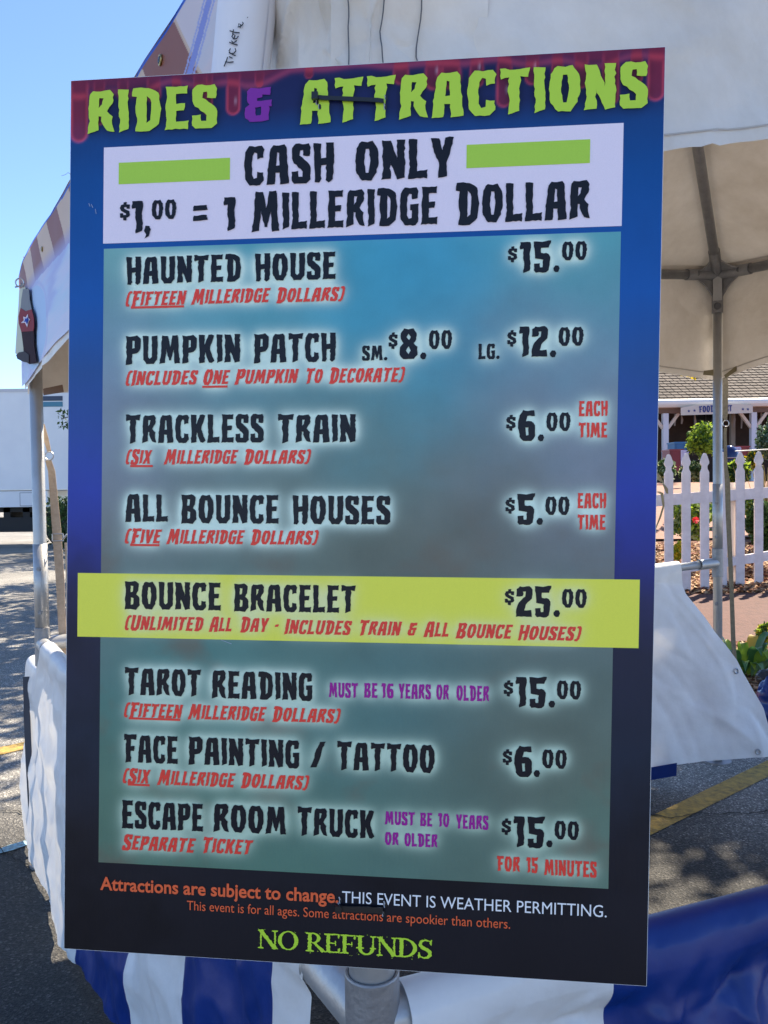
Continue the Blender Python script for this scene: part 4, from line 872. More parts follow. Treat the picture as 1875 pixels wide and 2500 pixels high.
# the corner flap that wraps the front post, with its stitched seams
hcf = creases(77, 70, -.3, .2, 1.9, 2.26, .009, (.002,.009), (.03,.18), (.7,.7))
def cornerfn(sd, z, lift=0):
    o_ = .062; arc = o_*1.1
    w_ = .010*noise.noise(Vector((sd*5, z*2.2, 31))) + .007*noise.noise(Vector((sd*15, z*7, 33))) + .004*(max(0, 1-abs(noise.noise(Vector((sd*6+z*4, z*9-sd*3, 37)))*2.2))**4)
    o_ = .038 + .028*min(1,max(0,(z-1.985)/.11)) + w_*.6 + hcf(sd, z) + lift
    if sd < -arc: p = FC + A_*(-sd-arc) + NA*o_
    elif sd > arc: p = FC + B_*(sd-arc) + NB*o_
    else:
        t = (sd+arc)/(2*arc); p = FC + (NA*(1-t)+NB*t).normalized()*o_
    return Vector((p.x, p.y, z))
b = MB(); b.grid(lambda u, v: cornerfn(-.27+u*.47, 2.26-v*.36), 170, 80); b.build('corner_flap', M['canopy'], tent, smooth=True)
def px_of(p):
    q = RW.transposed() @ (p-EYE); return 937.5+F_PX*q.x/q.z
def seam_at(pxx):
    best = min((abs(px_of(cornerfn(-.6+.8*k/400, 2.05))-pxx), -.6+.8*k/400) for k in range(401))[1]
    pts = [cornerfn(best+.0015*math.sin(k*.9), 2.26-.36*k/40, .0035) for k in range(41)]; b = MB(); b.ribbon(pts, [B_*.0013]*41, .0006); b.build('stitched_seam', M['thread'], tent)
for pxx in (843, 938, 1040): seam_at(pxx)
M['seam_band'] = mat('seam_band', (.46,.41,.36), .7)
for a, c, u in (('L','R',.62),('R','S',.5)):
    fn = canopy_fn(a, c); pts = [fn(u, k/30)-Vector((0,0,.004)) for k in range(28)]; b = MB(); b.ribbon(pts, (corner[c]-corner[a]).normalized()*.016, .001); b.build('roof_seam', M['seam_band'], tent)
for fn, n_, u0, u1, v in ((fnF, NB, .02, .5, .955), (fnB, -NBK, .5, .99, .94), (fnR, -NRT, .01, .4, .94)):
    pts = [fn(u0+(u1-u0)*k/80, v)+n_*.0022 for k in range(81)]; b = MB(); b.ribbon(pts, Vector((0,0,.0018 if n_ is NB else .006)), .0006); b.build('hem_stitch', M['seam_band'], tent)
# velcro tabs of the rear valance
M['tab'] = mat('brown_tab', (.20,.13,.10), .9); M['tab2'] = mat('khaki_tab', (.22,.18,.10), .9)
def tab(c4, d, mt):
    b = MB(); q = [P(x, y, d) for x, y in c4]; b.add(q+[p+Vector((0,.004,0)) for p in q], [(0,1,2,3),(7,6,5,4),(0,4,5,1),(1,5,6,2),(2,6,7,3),(3,7,4,0)]); b.build('webbing_tab', mt, tent)
tab([(105,949),(152,939),(155,957),(106,965)], 3.25, M['tab'])
tab([(1719,905),(1742,902),(1742,917),(1717,915)], 4.34, M['tab2'])
tab([(1768,916),(1798,893),(1802,903),(1773,923)], 4.36, M['tab2'])

# ------------------------------------------------------------------ striped skirts over the rails
def skirt(name, a, c, n_out, t0, t1, bounds, first, zbot, label, flare, seed, amp=.02, crump=0, ztop=None, shift=None, cf=None, step=.011, NR=110):
    """cloth over the rail a-c between distances t0..t1; bounds = stripe edges, colours alternate from `first`"""
    d = c-a; L = d.length; d = d/L; cols = []
    ed = [t0]+[q for q in bounds if t0 < q < t1]+[t1]; mi = []
    k = first
    for p, q in zip(ed, ed[1:]):
        n = max(2, int((q-p)/(step if p < 1 else .014))); cols += [p+(q-p)*i/n for i in range(n)]; mi += [k]*n; k = 1-k
    cols.append(t1); v = []
    for t in cols:
        rail = a + d*t; rail = Vector((rail.x, rail.y, rail.z - (.125*min(1, max(0, (t-L+.16)/.12)) if n_out is NA else 0)))
        for j in range(NR+1):
            s = j/NR
            if s < .16:                       # wraps over the rail from the inside
                th = math.pi*(-.15+1.05*s/.16); p = rail + n_out*(-.034*math.cos(th)) + Vector((0,0,.034*math.sin(th)))
                if s < .02: p = rail - n_out*.034 + Vector((0,0,-.06))
                w_ = .25*max(0, (s-.06)/.10)
            else:
                q = (s-.16)/.84; zt_ = rail.z-.008 if ztop is None else ztop(t, rail.z); z = zt_+(zbot(t)-zt_)*q; w_ = min(1, .25+q*14)
                p = Vector((rail.x, rail.y, z)) + n_out*(.035+flare(t)*q) + (d*shift(t, q) if shift else Vector())
            nz = noise.noise(Vector((t*3.3, p.z*.9, seed)))*1.0 + noise.noise(Vector((t*8, p.z*2.2, seed+3)))*.5
            n1 = abs(noise.noise(Vector((t*2.2+p.z*1.6, p.z*3.0-t*1.3, seed+7)))); n2 = abs(noise.noise(Vector((t*5-p.z*3, p.z*6+t*2.5, seed+9)))); n3 = abs(noise.noise(Vector((t*13+p.z*8, p.z*12-t*7, seed+12))))
            p = p + n_out*(w_*(amp*nz - crump*(n1*1.3+n2*.6+n3*.22)) + .0012*noise.noise(Vector((t*20,p.z*20,seed))) + (w_*cf(t, p.z) if cf else 0))
            v.append(p)
    f = []; fm = []
    for i in range(len(cols)-1):
        for j in range(NR): f.append((i*(NR+1)+j, (i+1)*(NR+1)+j, (i+1)*(NR+1)+j+1, i*(NR+1)+j+1)); fm.append(mi[i])
    o = mesh_obj(name, v, f, None, mats=[M['white_vinyl'], M['blue_vinyl']], mi=fm, smooth=True); tag(o, label, 'tent skirt', 'vinyl skirts draped over the tent rails'); return o
LA = (rails[0][1]-rails[0][0]).length
SK1 = skirt('tent_skirt', *rails[0], NA, .128, LA+.28, [.235,.72,1.16,1.80], 0, lambda t: .015+max(0,2.1-t)*.20, 'blue and white striped skirt running back along the left side of the tent',
      lambda t: .012+.03*max(0,t-1.6), 4.2, .018, .03, cf=creases(5, 150, 0, LA+.3, 0, .95, .012, (.01,.04), (.15,.6), (1.5,.45)), ztop=lambda t, z: z-.008)
skirt('tent_skirt', rails[2][1], rails[2][0], NB, .035, 2.6, [.295,.95,1.5,2.1], 0, lambda t: .02, 'crumpled skirt on the near right side, white then glossy blue, under the sign corner',
      lambda t: .10, 8.7, .022, .05, step=.0055, NR=210,
      cf=(lambda hs: (lambda t, z: sum(h(t, z) for h in hs) if t < 1.3 else 0))((creases(8, 60, 0, 1.2, .5, .95, .022, (.010,.03), (.12,.5), (.5,.8)), creases(18, 170, 0, .95, .58, .97, .0085, (.003,.010), (.05,.22), (.9,1.0)), creases(28, 60, 0, .9, .80, .95, .013, (.004,.010), (.05,.16), (.5,.7)))))
# rear skirt: inner face seen below the back rail, hanging towards the camera
aR, cR = up(RC,zR), up(LC,zL)
def flare_back(t): return .30*max(.3,1-t/1.6)
SK3 = skirt('tent_skirt', aR, cR, NB, .26, 2.9, [1.15,1.7,2.2,2.6], 0, lambda t: .085, 'plain white skirt with eyelets hanging from the rear rail, right of the sign', flare_back, 12.1, .014, .008, cf=creases(14, 80, 0, 1.4, 0, 1.05, .020, (.010,.035), (.15,.8), (1.3,.5)), shift=lambda t, q: -.40*float(np.interp(q, [0,.126,.33,.5,.76,1], [0,0,.33,.61,.89,1]))*max(0, 1-(t-.26)/1.3))

# ------------------------------------------------------------------ printed banner on the left valance
LFL = (corner['L']-corner['F']).length
bn = empty('ticket_banner', corner['L']*.6+corner['F']*.4, 'pale printed banner with brown and cream striped border hung along the left eave', 'banner')
def banner_pt(t, z, lift=0):
    p = FC + A_*t; s = t; bul = .004*noise.noise(Vector((s*2, z*2, 2))) + .0035*noise.noise(Vector((s*6, z*7, 4)))
    return Vector((p.x, p.y, z)) + NA*(.046+bul+lift)
def banner_col(T_, Z_):
    s = T_ + (2.47-Z_)*1.0; ztop = 2.50; wd = np.interp(T_, [0,1.1,1.5,4], [.27,.27,.15,.15])
    base = np.array(lin((226,224,242))); pale = np.array(lin((206,224,250))); lav = np.array(lin((186,188,232)))
    n = fbm(T_.shape, 3, 51); c = base+(pale-base)*np.clip((n-.4)*4,0,1)[...,None]
    sw = np.exp(-((np.sin((T_*1.3+Z_*2.6)*2.2+n*2)-.75)/.22)**2)[...,None]; c = c*(1-sw*.7)+lav*sw*.7
    el = (((T_-2.35)/.30)**2+((Z_-2.20)/.14)**2)[...,None]; c = np.where(el < 1, np.array(lin((188,212,248))), c)
    el2 = np.clip(1-abs(el-1.15)*6,0,1); c = c*(1-el2*.5)+lav*el2*.5
    brown = (((s-.52) % .42) < .20)[...,None]; br = np.array(lin((158,98,76))); cr = np.array(lin((226,196,168)))
    bord = ((ztop-Z_) < wd)[...,None]; fadep = np.clip((wd-(ztop-Z_))/.05,0,1)[...,None]
    bc = np.where(brown, br, cr); bc = bc*fadep+np.array(lin((178,170,214)))*(1-fadep)
    bc = np.where(s[...,None] < .51, c*.6+cr*.45, bc); c = np.where(bord, bc, c)
    dg = abs(T_-.35-(2.454-Z_)*1.6)/1.9                      # blue diagonal bars beside the roll
    c = np.where((dg < .012)[...,None], np.array(lin((150,158,222))), c); c = np.where(((dg > .016) & (dg < .023))[...,None], np.array(lin((176,182,230))), c)
    c = np.where(((ztop-Z_) < .007)[...,None], np.array(lin((40,92,200))), c)
    return np.clip(c*1.0, .01, .9)
def col_grid(name, fn, colfn, a0, a1, b0, b1, nu, nv, mt, parent):
    us = np.linspace(a0,a1,nu+1); vv = np.linspace(b0,b1,nv+1); UU, VV = np.meshgrid(us, vv)
    v = [fn(float(a), float(b2)) for a, b2 in zip(UU.ravel(), VV.ravel())]
    f = [(j*(nu+1)+i, j*(nu+1)+i+1, (j+1)*(nu+1)+i+1, (j+1)*(nu+1)+i) for j in range(nv) for i in range(nu)]
    o = mesh_obj(name, v, f, mt, parent, smooth=True); c = colfn(UU, VV).reshape(-1,3); c = np.concatenate([c, np.ones((len(c),1))], 1)
    at = o.data.color_attributes.new('print', 'FLOAT_COLOR', 'POINT'); at.data.foreach_set('color', c.ravel().astype(np.float32)); return o
BM = attr_mat('banner_print', .45, False, trans=.25)
def bz(t, v):        # lower edge rises and falls a little; far end tapers in
    lo = 1.955 - .02*(t-1.4) - .02*max(0, t-2) + .006*math.sin(t*7); hi = 2.255 + .062*(t-.49) - max(0, t-2.5)**2*.5
    return lo + (hi-lo)*v
col_grid('banner_cloth', lambda t, v: banner_pt(t, bz(t, v)), lambda T_, V: banner_col(T_, 2.5-(1-V)*(.30+.062*(T_-.49)+.03*(T_-1.4))), .28, LFL+.06, 0, 1, 520, 110, BM, bn)
def on_banner(x, y, lift):
    r = RW @ Vector(((x-937.5)/F_PX, (y-1250)/F_PX, 1)); o0 = FC + NA*(.052+lift); return EYE + r*((o0-EYE).dot(NA)/r.dot(NA))
M['brass'] = mat('brass_eyelet', (.38,.28,.12), .35, .9)
for (x, y, r, d) in ((392,147,.0075,0),(103,608,.007,0)):
    c = on_banner(x, y, -.004); b = MB(); nn = NA*.1; b.torus(c + nn*.01, r, r*.28, A_, Vector((0,0,1)), 20, 8); b.torus(c+nn*.008, r*.45, r*.45, A_, Vector((0,0,1)), 16, 6, 1); b.build('eyelet', None, bn, mats=[M['brass'], M['black']])
# end flap with the printed bottle at the left pole
D3 = 3.20
def cut(name, pts, lift, mt, parent, th=.0015):
    q = [on_banner(x, y, lift) for x, y in pts]; n = len(q); v = q + [p-NA*th for p in q]
    f = [tuple(t) for t in tess([[(x, -y) for x, y in pts]])]; f += [tuple(i+n for i in t[::-1]) for t in f[:]]; f += [(i, (i+1)%n, (i+1)%n+n, i+n) for i in range(n)]
    return mesh_obj(name, v, f, mt, parent)
fl = empty('bottle_cutout', P(62,800,D3), 'dark bottle cut-out with blue star on red label at the banner end', 'banner end')
cut('flap_back', [(47,706),(60,700),(70,720),(78,760),(84,880),(66,886),(37,862),(41,800),(45,745)], .003, mat('cream_flap', (.55,.56,.46), .85, spec=.1), fl)
cut('bottle_neck', [(56,706),(70,705),(72,735),(77,757),(62,760),(50,752),(52,730)], .006, mat('grey_glass_print', (.22,.23,.25), .85, spec=.1), fl)
cut('bottle_label', [(50,752),(62,760),(77,755),(82,775),(83,798),(81,808),(52,810),(46,790),(45,772)], .008, mat('red_label_print', (.24,.045,.06), .85, spec=.1), fl)
cut('bottle_body', [(52,810),(82,806),(83,840),(89,886),(72,889),(58,880),(57,850),(54,825)], .006, mat('dark_bottle_print', (.030,.012,.018), .85, spec=.1), fl)
cut('bottle_foot', [(46,860),(60,858),(70,866),(70,886),(56,883),(42,876),(39,867)], .009, mat('grey_cap_print', (.06,.055,.065), .85, spec=.1), fl)
cut('label_star', [(67,767),(68.5,777),(73,779),(69,786),(66,799),(61,788),(51,788.5),(58,782),(56.5,773),(63,775)], .011, mat('star_outline', (.66,.6,.68), .85, spec=.1), fl)
cut('label_star', [(66.8,774),(67.3,779),(69.8,780.5),(67.2,784),(65.6,791),(62.5,785.5),(57.5,785),(61,781.2),(60.2,777),(64,778.5)], .013, mat('star_blue', (.02,.06,.35), .85, spec=.1), fl)
rg = empty('hanging_ring', P(47,691,D3), 'metal ring tied at the outer tip of the left eave', 'ring'); b = MB(); b.torus(P(48,690,D3-.1), .0155, .0028, (1,0,0), (0,0,1), 24, 8); b.build('ring_hoop', M['ring'], rg)
b = MB(); b.tube([P(37,701,3.1), P(50,698,3.1), P(60,692,3.1)], .0028, 8); b.tube([P(52,692,3.1), P(58,700,3.1)], .003, 8); b.build('pin', M['alu_dark'], rg)

# rolled banner with the handwritten word
M['roll'] = mat('rolled_vinyl', (.84,.80,.82), .4, 0, (.88,.85,.86), 4, .15, 16, trans=.12)
rb = empty('rolled_banner', P(590,150,.965), 'rolled white vinyl banner with Tickets handwritten on it, left of the tent corner', 'banner')
ra, rc = P(583,215,.965), P(617,-120,.965)
b = MB(); ax = (rc-ra).normalized(); sx = ax.cross(Vector((0,1,0))).normalized(); sy = ax.cross(sx).normalized()
def rollfn(u, v):
    th = u*4.2*math.pi; r = .0335 - .0035*u + .0012*noise.noise(Vector((u*6, v*3, 1)))
    return ra.lerp(rc, v) + (sx*math.cos(th+2.6) + sy*math.sin(th+2.6))*r
b.grid(rollfn, 110, 14); b.build('rolled_sheet', M['roll'], rb, smooth=True)
def hand(strokes):      # strokes in photo positions, laid on the face of the roll
    mb = MB()
    for s in strokes:
        pts = []
        for x, y in s:
            r = (RW @ Vector(((x-937.5)/F_PX, (y-1250)/F_PX, 1))).normalized()
            w0 = EYE - ra; a_ = r - ax*r.dot(ax); c_ = w0 - ax*w0.dot(ax); R = .0342
            A2 = a_.dot(a_); B2 = 2*a_.dot(c_); C2 = c_.dot(c_)-R*R; D2 = max(0, B2*B2-4*A2*C2); pts.append(EYE + r*((-B2-math.sqrt(D2))/(2*A2)))
        mb.tube(pts, .0006, 6)
    o = mb.build('handwriting', M['black'], rb); o['kind'] = 'stuff'; o['label'] = 'handwritten word Tickets.'
hand([[(547,162),(552,150),(556,139)],[(550,151),(560,152),(570,151)],[(559,128),(568,133),(575,136)],[(559,138),(567,142)],
      [(563,118),(559,124),(563,131),(571,130),(576,124),(574,118)],[(560,103),(569,107),(580,110)],[(569,106),(564,99),(571,104),(578,99)],[(571,93),(574,87),(570,83),(566,89),(570,95),(578,94),(582,88)],
      [(561,75),(573,79),(585,80)],[(568,84),(570,72)],[(586,68),(588,60),(583,58),(581,66),(590,63),(594,57),(592,54)],[(604,42),(605,43)]])

# straps at the poles
def strap(name, segs, mt, label, ringp=None, buckle=None, d=3.3):
    t = empty(name, P(*segs[0][0][:2], d), label, 'strap')
    for pts in segs:
        b = MB(); q = [P(x, y, d) for x, y, w_ in pts]; ws = [Vector((w_/F_PX*d, w_/F_PX*d*.25, 0)) for x, y, w_ in pts]
        qq, ww = [], []
        for i in range(len(q)-1):
            for k in range(6): qq.append(q[i].lerp(q[i+1], k/6)); ww.append(ws[i].lerp(ws[i+1], k/6))
        qq.append(q[-1]); ww.append(ws[-1]); b.ribbon(qq, ww, .003); b.build('webbing', mt, t)
    if ringp: b = MB(); c = P(*ringp, d); b.torus(c, .017, .0028, (1,0,0), (0,0,1), 24, 8); b.build('ring', M['ring'], t)
    if buckle:
        b = MB(); x, y = buckle; w_ = 13/F_PX*d; c = P(x, y, d-.008)
        for dz in (-.014, .014): b.tube([c+Vector((-w_,0,dz)), c+Vector((w_,0,dz))], .0028, 8)
        for sx_ in (-1,1): b.tube([c+Vector((sx_*w_,0,-.014)), c+Vector((sx_*w_,0,.014))], .0028, 8)
        b.tube([c+Vector((w_,-.004,-.008)), c+Vector((w_+.018,-.004,.012))], .004, 8); b.build('buckle', M['ring'], t)
    return t
strap('tie_down_strap', [[(106,1035,5),(112,1070,12),(120,1102,9)],[(118,1124,14),(126,1150,16),(138,1290,20),(147,1420,19),(150,1500,17),(156,1600,18),(160,1700,18)],[(160,1325,5),(164,1400,6),(166,1480,8),(166,1560,9)]], M['strap'],
      'tan webbing tie-down strap with metal buckle hanging beside the left pole', (120,1113), (141,1312), 3.34)
strap('tie_down_strap', [[(1768,905,16),(1770,940,17),(1770,1010,15),(1771,1026,8)],[(1771,1044,8),(1770,1060,8),(1772,1140,9),(1776,1180,14),(1778,1260,13),(1782,1350,12),(1786,1440,11),(1790,1560,12),(1796,1640,9)]], M['strap_olive'],
      'drab olive strap with a ring running down behind the right pole', (1772,1034), None, 4.62)
yb_ = empty('yellow_tag', P(815,2365,1.02), 'bit of yellow plastic tape tucked behind the front pole fitting', 'tape'); b = MB(); b.add([P(792,2350,1.0),P(840,2352,1.0),P(838,2390,1.0),P(815,2372,1.0),P(792,2350,1.003),P(840,2352,1.003),P(838,2390,1.003),P(815,2372,1.003)], [(0,3,2,1),(4,5,6,7),(0,1,5,4),(1,2,6,5),(2,3,7,6),(3,0,4,7)]); b.build('tape_strip', mat('yellow_tape', (.65,.55,.04), .5), yb_)
# eyelets on the rear skirt
from mathutils.bvhtree import BVHTree
b = MB(); b.ribbon([P(x, y, 3.36) for x, y in ((64,1652),(66,1750),(70,1850),(76,1960),(80,2050),(84,2110))], Vector((.026,0,0)), .003); b.build('edge_binding', mat('dark_binding', (.06,.06,.075), .7), SK1)
b = MB(); b.ribbon([P(1500,1905,4.06), P(1652,1878,4.02)], Vector((.004,.004,.062)), .003); b.build('blue_hem', M['blue_vinyl'], SK3)
bv = BVHTree.FromPolygons([v.co for v in SK3.data.vertices], [tuple(p.vertices) for p in SK3.data.polygons])
for (x, y) in ((1797,1638),(1850,1835),(1838,1700),(1725,1440)):
    for dx in (0,-5,-10,-16,-24):
        h = bv.ray_cast(EYE, (RW @ Vector(((x+dx-937.5)/F_PX, (y-1250)/F_PX, 1))).normalized())
        if h[0] is not None: break
    if h[0] is None or y in (1700,1440): continue
    n_ = h[1] if h[1].y < 0 else -h[1]; t1 = n_.cross(Vector((0,0,1))).normalized(); c = h[0]+n_*.004
    b = MB(); b.torus(c, .012, .004, t1, n_.cross(t1), 20, 8); b.build('eyelet', M['ring'], SK3)

# ------------------------------------------------------------------ picket fence
M['picket'] = mat('picket_paint', (.58,.52,.53), .5, 0, (.74,.68,.69), 9, .15, 40, detail=9, mix=.42)
fence = empty('picket_fence', P(1740,1440,9.15), 'white picket fence with pointed pickets across the garden, right of the sign', 'fence')
def fy(x): return 9.0 + (x-1633)*.0016
def ftop(x): return 1110 - (x-1633)*.040
def fbot(x): return 1446 - (x-1633)*.085
hw = 10.6
prof = [(-1,0),(-1,.86),(-.62,.885),(-.60,.905),(-1.0,.925),(-1.0,.94),(-.62,.975),(-.32,.997),(0,1),(.32,.997),(.62,.975),(1.0,.94),(1.0,.925),(.60,.905),(.62,.885),(1,.86),(1,0)]
xs = [1588+43.6*i+(2 if i > 3 else 0) for i in range(-3, 12)]
for x in xs:
    x += random.uniform(-1.5,1.5); d = fy(x); w_ = hw/F_PX*d; top = P(x, ftop(x)+random.uniform(-2,2), d); bot = P(x, fbot(x)+random.uniform(-3,3), d)
    cx = top.x; v = []
    for yy in (0, .022): v += [Vector((cx + a*w_ + (bot.x-top.x)*0, d-.011+yy, bot.z + h*(top.z-bot.z))) for a, h in prof]
    n = len(prof); f = [tuple(t) for t in tess([[(a, h*10) for a, h in prof]])]
    f += [tuple(i+n for i in t[::-1]) for t in f[:]] + [(i, (i+1)%n, (i+1)%n+n, i+n) for i in range(n)]
    mesh_obj('picket', v, f, M['picket'], fence)
for ya, yb2 in (((1208,1236),(1190,1216)), ((1389,1407),(1347,1370))):
    x0, x1 = 1440, 2080; sl1 = (yb2[0]-ya[0])/260; sl2 = (yb2[1]-ya[1])/260; b = MB(); q = []
    for x in (x0, x1):
        d = fy(x)+.032; q += [P(x, ya[1]+(x-1610)*sl2, d), P(x, ya[0]+(x-1610)*sl1, d)]
    v = q + [p+Vector((0,.04,0)) for p in q]
    b.add(v, [(0,2,3,1),(4,5,7,6),(1,3,7,5),(0,4,6,2),(0,1,5,4),(2,6,7,3)]); b.build('rail', M['picket'], fence)
for x in (1540, 1791, 2040):
    d = fy(x)+.08; b = MB(); w_ = .05; c = P(x, 1420, d); b.box((c.x-w_, d-.005, c.z-.1), (c.x+w_, d+.095, P(x, 1178, d).z)); b.build('fence_post', mat('fence_post_paint', (.72,.62,.52), .6), fence)

# ------------------------------------------------------------------ garden plants
def on_ground(x, y, d): return Vector((P(x,y,d).x, d, gz(P(x,y,d).x, d)))
def bush(name, pxc, pyc, wpx, hpx, d, mats_, label, size, n, cat='shrub', trunk=True, cr=None, group=None):
    g0 = on_ground(pxc, pyc, d); c = P(pxc, pyc, d); t = empty(name, g0, label, cat, group)
    rx, rz = wpx/2/F_PX*d, hpx/2/F_PX*d
    if trunk: b = MB(); b.tube([g0-Vector((0,0,.05)), g0.lerp(c,.6), c], [.05,.035,.015], 8); b.build('trunk', M['bark'], t, smooth=True)
    leaf_cloud('foliage', clumps(c, (rx*.8, rx*.8, rz*.8), n, 46, cr or rx*.33), size, None, t, mats_); return t
bush('topiary_shrub', 1716, 1076, 66, 84, 14, [G_['lime'],G_['mid'],G_['lime']], 'bright green clipped shrub on a short trunk before the porch', .035, 46, cr=.13)
bush('spruce_shrub', 1893, 1075, 92, 110, 13, [G_['blue'],G_['blue'],G_['mid']], 'grey green spruce-like shrub at the right edge beyond the fence', .04, 60)
bush('flowering_shrub', 1683, 1262, 110, 120, 10.3, [G_['lime'],G_['lime'],G_['mid'],G_['pale']], 'lime green shrub with one red flower behind the fence pickets', .04, 42, trunk=False)
bush('dark_shrub', 1865, 1285, 84, 150, 10.2, [G_['dark'],G_['mid']], 'dark leafy shrub behind the two rightmost pickets', .045, 40, trunk=False)
bush('low_plant', 1722, 1235, 60, 90, 10.6, [G_['lime'],G_['lime'],G_['pale']], 'bright lime plant between the third picket and the tent pole', .035, 24, 'plant', False)
bush('low_plant', 1655, 1240, 46, 80, 10.8, [G_['lime'],G_['lime'],G_['mid']], 'bright lime plant behind the second picket, left of the red flower', .035, 20, 'plant', False)
bush('low_plant', 1838, 1235, 60, 70, 10.9, [G_['pale'],G_['mid'],G_['lime']], 'variegated pale plant low behind the rightmost pickets', .03, 24, 'plant', False)
bush('low_plant', 1870, 1545, 46, 50, 6.6, [G_['lime'],G_['mid'],G_['yellow']], 'small yellow green plant just behind the hosta at the frame edge', .035, 16, 'plant', False)
bush('low_plant', 1625, 1150, 60, 60, 13.5, [G_['mid'],G_['pale'],G_['dark']], 'low leafy plant beside the porch post at the sign edge', .04, 24, 'plant', False)
bush('low_plant', 1690, 1150, 66, 50, 14.2, [G_['dark'],G_['pale'],G_['mid']], 'low pale-flecked plant under the clipped shrub', .045, 24, 'plant', False)
bush('low_plant', 1800, 1150, 70, 60, 13.6, [G_['lime'],G_['mid'],G_['dark']], 'low yellow green plant just right of the tent pole', .05, 26, 'plant', False)
bush('low_plant', 1838, 1125, 50, 50, 14.6, [G_['yellow'],G_['mid'],G_['dark']], 'yellowing plant below the wire between the right pickets', .05, 20, 'plant', False)
bush('low_plant', 1660, 1345, 44, 40, 10.0, [G_['lime'],G_['yellow']], 'small lime seedling plant growing in the mulch', .035, 10, 'plant', False)
fw = empty('red_flower', P(1697,1272,9.75), 'single red flower on the lime green shrub', 'flower'); b = MB()
for k in range(9):
    a = k*2.4; c = P(1698,1270,9.7); b.add([c, c+Vector((math.cos(a)*.035,-.02,math.sin(a)*.035)), c+Vector((math.cos(a+.5)*.045,-.005,math.sin(a+.5)*.045)), c+Vector((math.cos(a+.9)*.03,.01,math.sin(a+.9)*.03))], [(0,1,2,3)])
b.build('petals', mat('red_petal', (.65,.03,.04), .5, trans=.2), fw)
gr = empty('ornamental_grass', on_ground(1880,1150,11.5), 'straw coloured ornamental grass clump at the right edge', 'plant'); b = MB()
for k in range(170):
    x = 1885+random.gauss(0,16); a = on_ground(x, 1190, 11.5+random.uniform(-.2,.2)); tp = P(x+random.gauss(0,22), random.uniform(1130,1200), 11.5); b.ribbon([a, a.lerp(tp,.6)+Vector((0,0,.05)), tp], [Vector((.016,0,0)),Vector((.012,0,0)),Vector((.003,0,0))], .002)
b.build('blades', G_['straw'], gr)
# hosta with single leaves
ho = empty('hosta', on_ground(1822,1600,6.0), 'hosta with broad lime and green leaves at the edge of the brick path', 'plant')
hb = on_ground(1822,1600,6.0)
def leaf(base, az, L, W, rise, mt, parent):
    rd = Vector((math.cos(az), math.sin(az), 0)); sd_ = Vector((-rd.y, rd.x, 0)); v = []; N = 8
    for i in range(N+1):
        t = i/N; w_ = W*math.sin(math.pi*min(1, t**.75*.97+.03))*(1 if t > .25 else t*3+.15); z = rise*math.sin(t*2.0)/math.sin(1.57) - .35*L*t*t
        c = base + rd*(L*t*.9) + Vector((0,0,z)); v += [c-sd_*w_+Vector((0,0,w_*.35)), c, c+sd_*w_+Vector((0,0,w_*.35))]
    f = []
    for i in range(N):
        for k in range(2): f.append((i*3+k, i*3+k+1, (i+1)*3+k+1, (i+1)*3+k))
    return mesh_obj('leaf', v, f, mt, parent, smooth=True)
HL = [mat('hosta_green', (.05,.13,.035), .4, 0, (.08,.20,.06), 14, .2, 40, trans=.3), mat('hosta_lime', (.26,.38,.04), .4, trans=.45), mat('hosta_pale', (.16,.28,.13), .4, trans=.3), mat('hosta_gold', (.55,.38,.05), .5, trans=.4)]
for k in range(44):
    az = k*2.399; r = .02+.10*math.sqrt(k/44); a = hb + Vector((math.cos(az)*r*1.3, math.sin(az)*r*.8, .01))
    leaf(a, az, random.uniform(.15,.25), random.uniform(.03,.052), random.uniform(.12,.27)*(1.3-k/60), random.choices(HL, [4,4,2,1])[0], ho)
# dried corn stalk leaf at the sign's edge
cs = empty('corn_stalk', P(1605,1220,8.6), 'dried corn stalk with a drooping leaf just past the right edge of the sign', 'dried plant')
MS = mat('dry_husk', (.30,.22,.11), .8, 0, (.42,.38,.20), 9, .4, 30, trans=.15)
b = MB(); b.tube([on_ground(1590,1300,8.6), P(1586,1190,8.6), P(1590,1150,8.6)], [.03,.028,.02], 10); b.build('stalk', MS, cs)
b = MB(); b.ribbon([P(1588,1165,8.6),P(1604,1162,8.58),P(1617,1172,8.56),P(1625,1190,8.55),P(1629,1205,8.55)], [Vector((.02,0,.05)),Vector((-.01,0,.08)),Vector((-.03,0,.07)),Vector((-.05,0,.03)),Vector((-.02,0,.005))], .003); b.build('leaf', MS, cs)
b = MB(); b.ribbon([P(1606,1200,8.6),P(1616,1205,8.58),P(1620,1235,8.56),P(1612,1262,8.55),P(1597,1300,8.55)], [Vector((.04,0,0)),Vector((.03,0,.01)),Vector((.02,0,0)),Vector((.02,0,0)),Vector((.01,0,0))], .003); b.build('leaf', MS, cs)
# blue and black tarp bundle
tp = empty('tarp_bundle', on_ground(1900,1760,4.9), 'crumpled glossy blue and black tarp bundle lying at the right edge of the garden bed', 'tarp')
def tarpfn(cx, cy, d, rx, rz, seed):
    c = P(cx, cy, d); c.z = max(0.0, c.z)
    def fn(u, v):
        th = u*2*math.pi; ph = (v-.5)*math.pi; p = Vector((math.cos(th)*math.cos(ph), math.sin(th)*math.cos(ph)*.8, math.sin(ph)))
        n = (1-abs(noise.noise(p*2.2+Vector((seed,0,0))))*2.4)*.16 + noise.noise(p*5+Vector((seed,1,0)))*.10; p = p*(1+n); q = c + Vector((p.x*rx, p.y*rx, p.z*rz)); q.z = max(q.z, .006); return q
    return fn
gl_b = mat('glossy_blue_tarp', (.01,.03,.16), .18); b = MB(); b.grid(tarpfn(1908,1735,4.75,.135,.20,3), 44, 30); b.build('blue_fold', gl_b, tp, smooth=True)
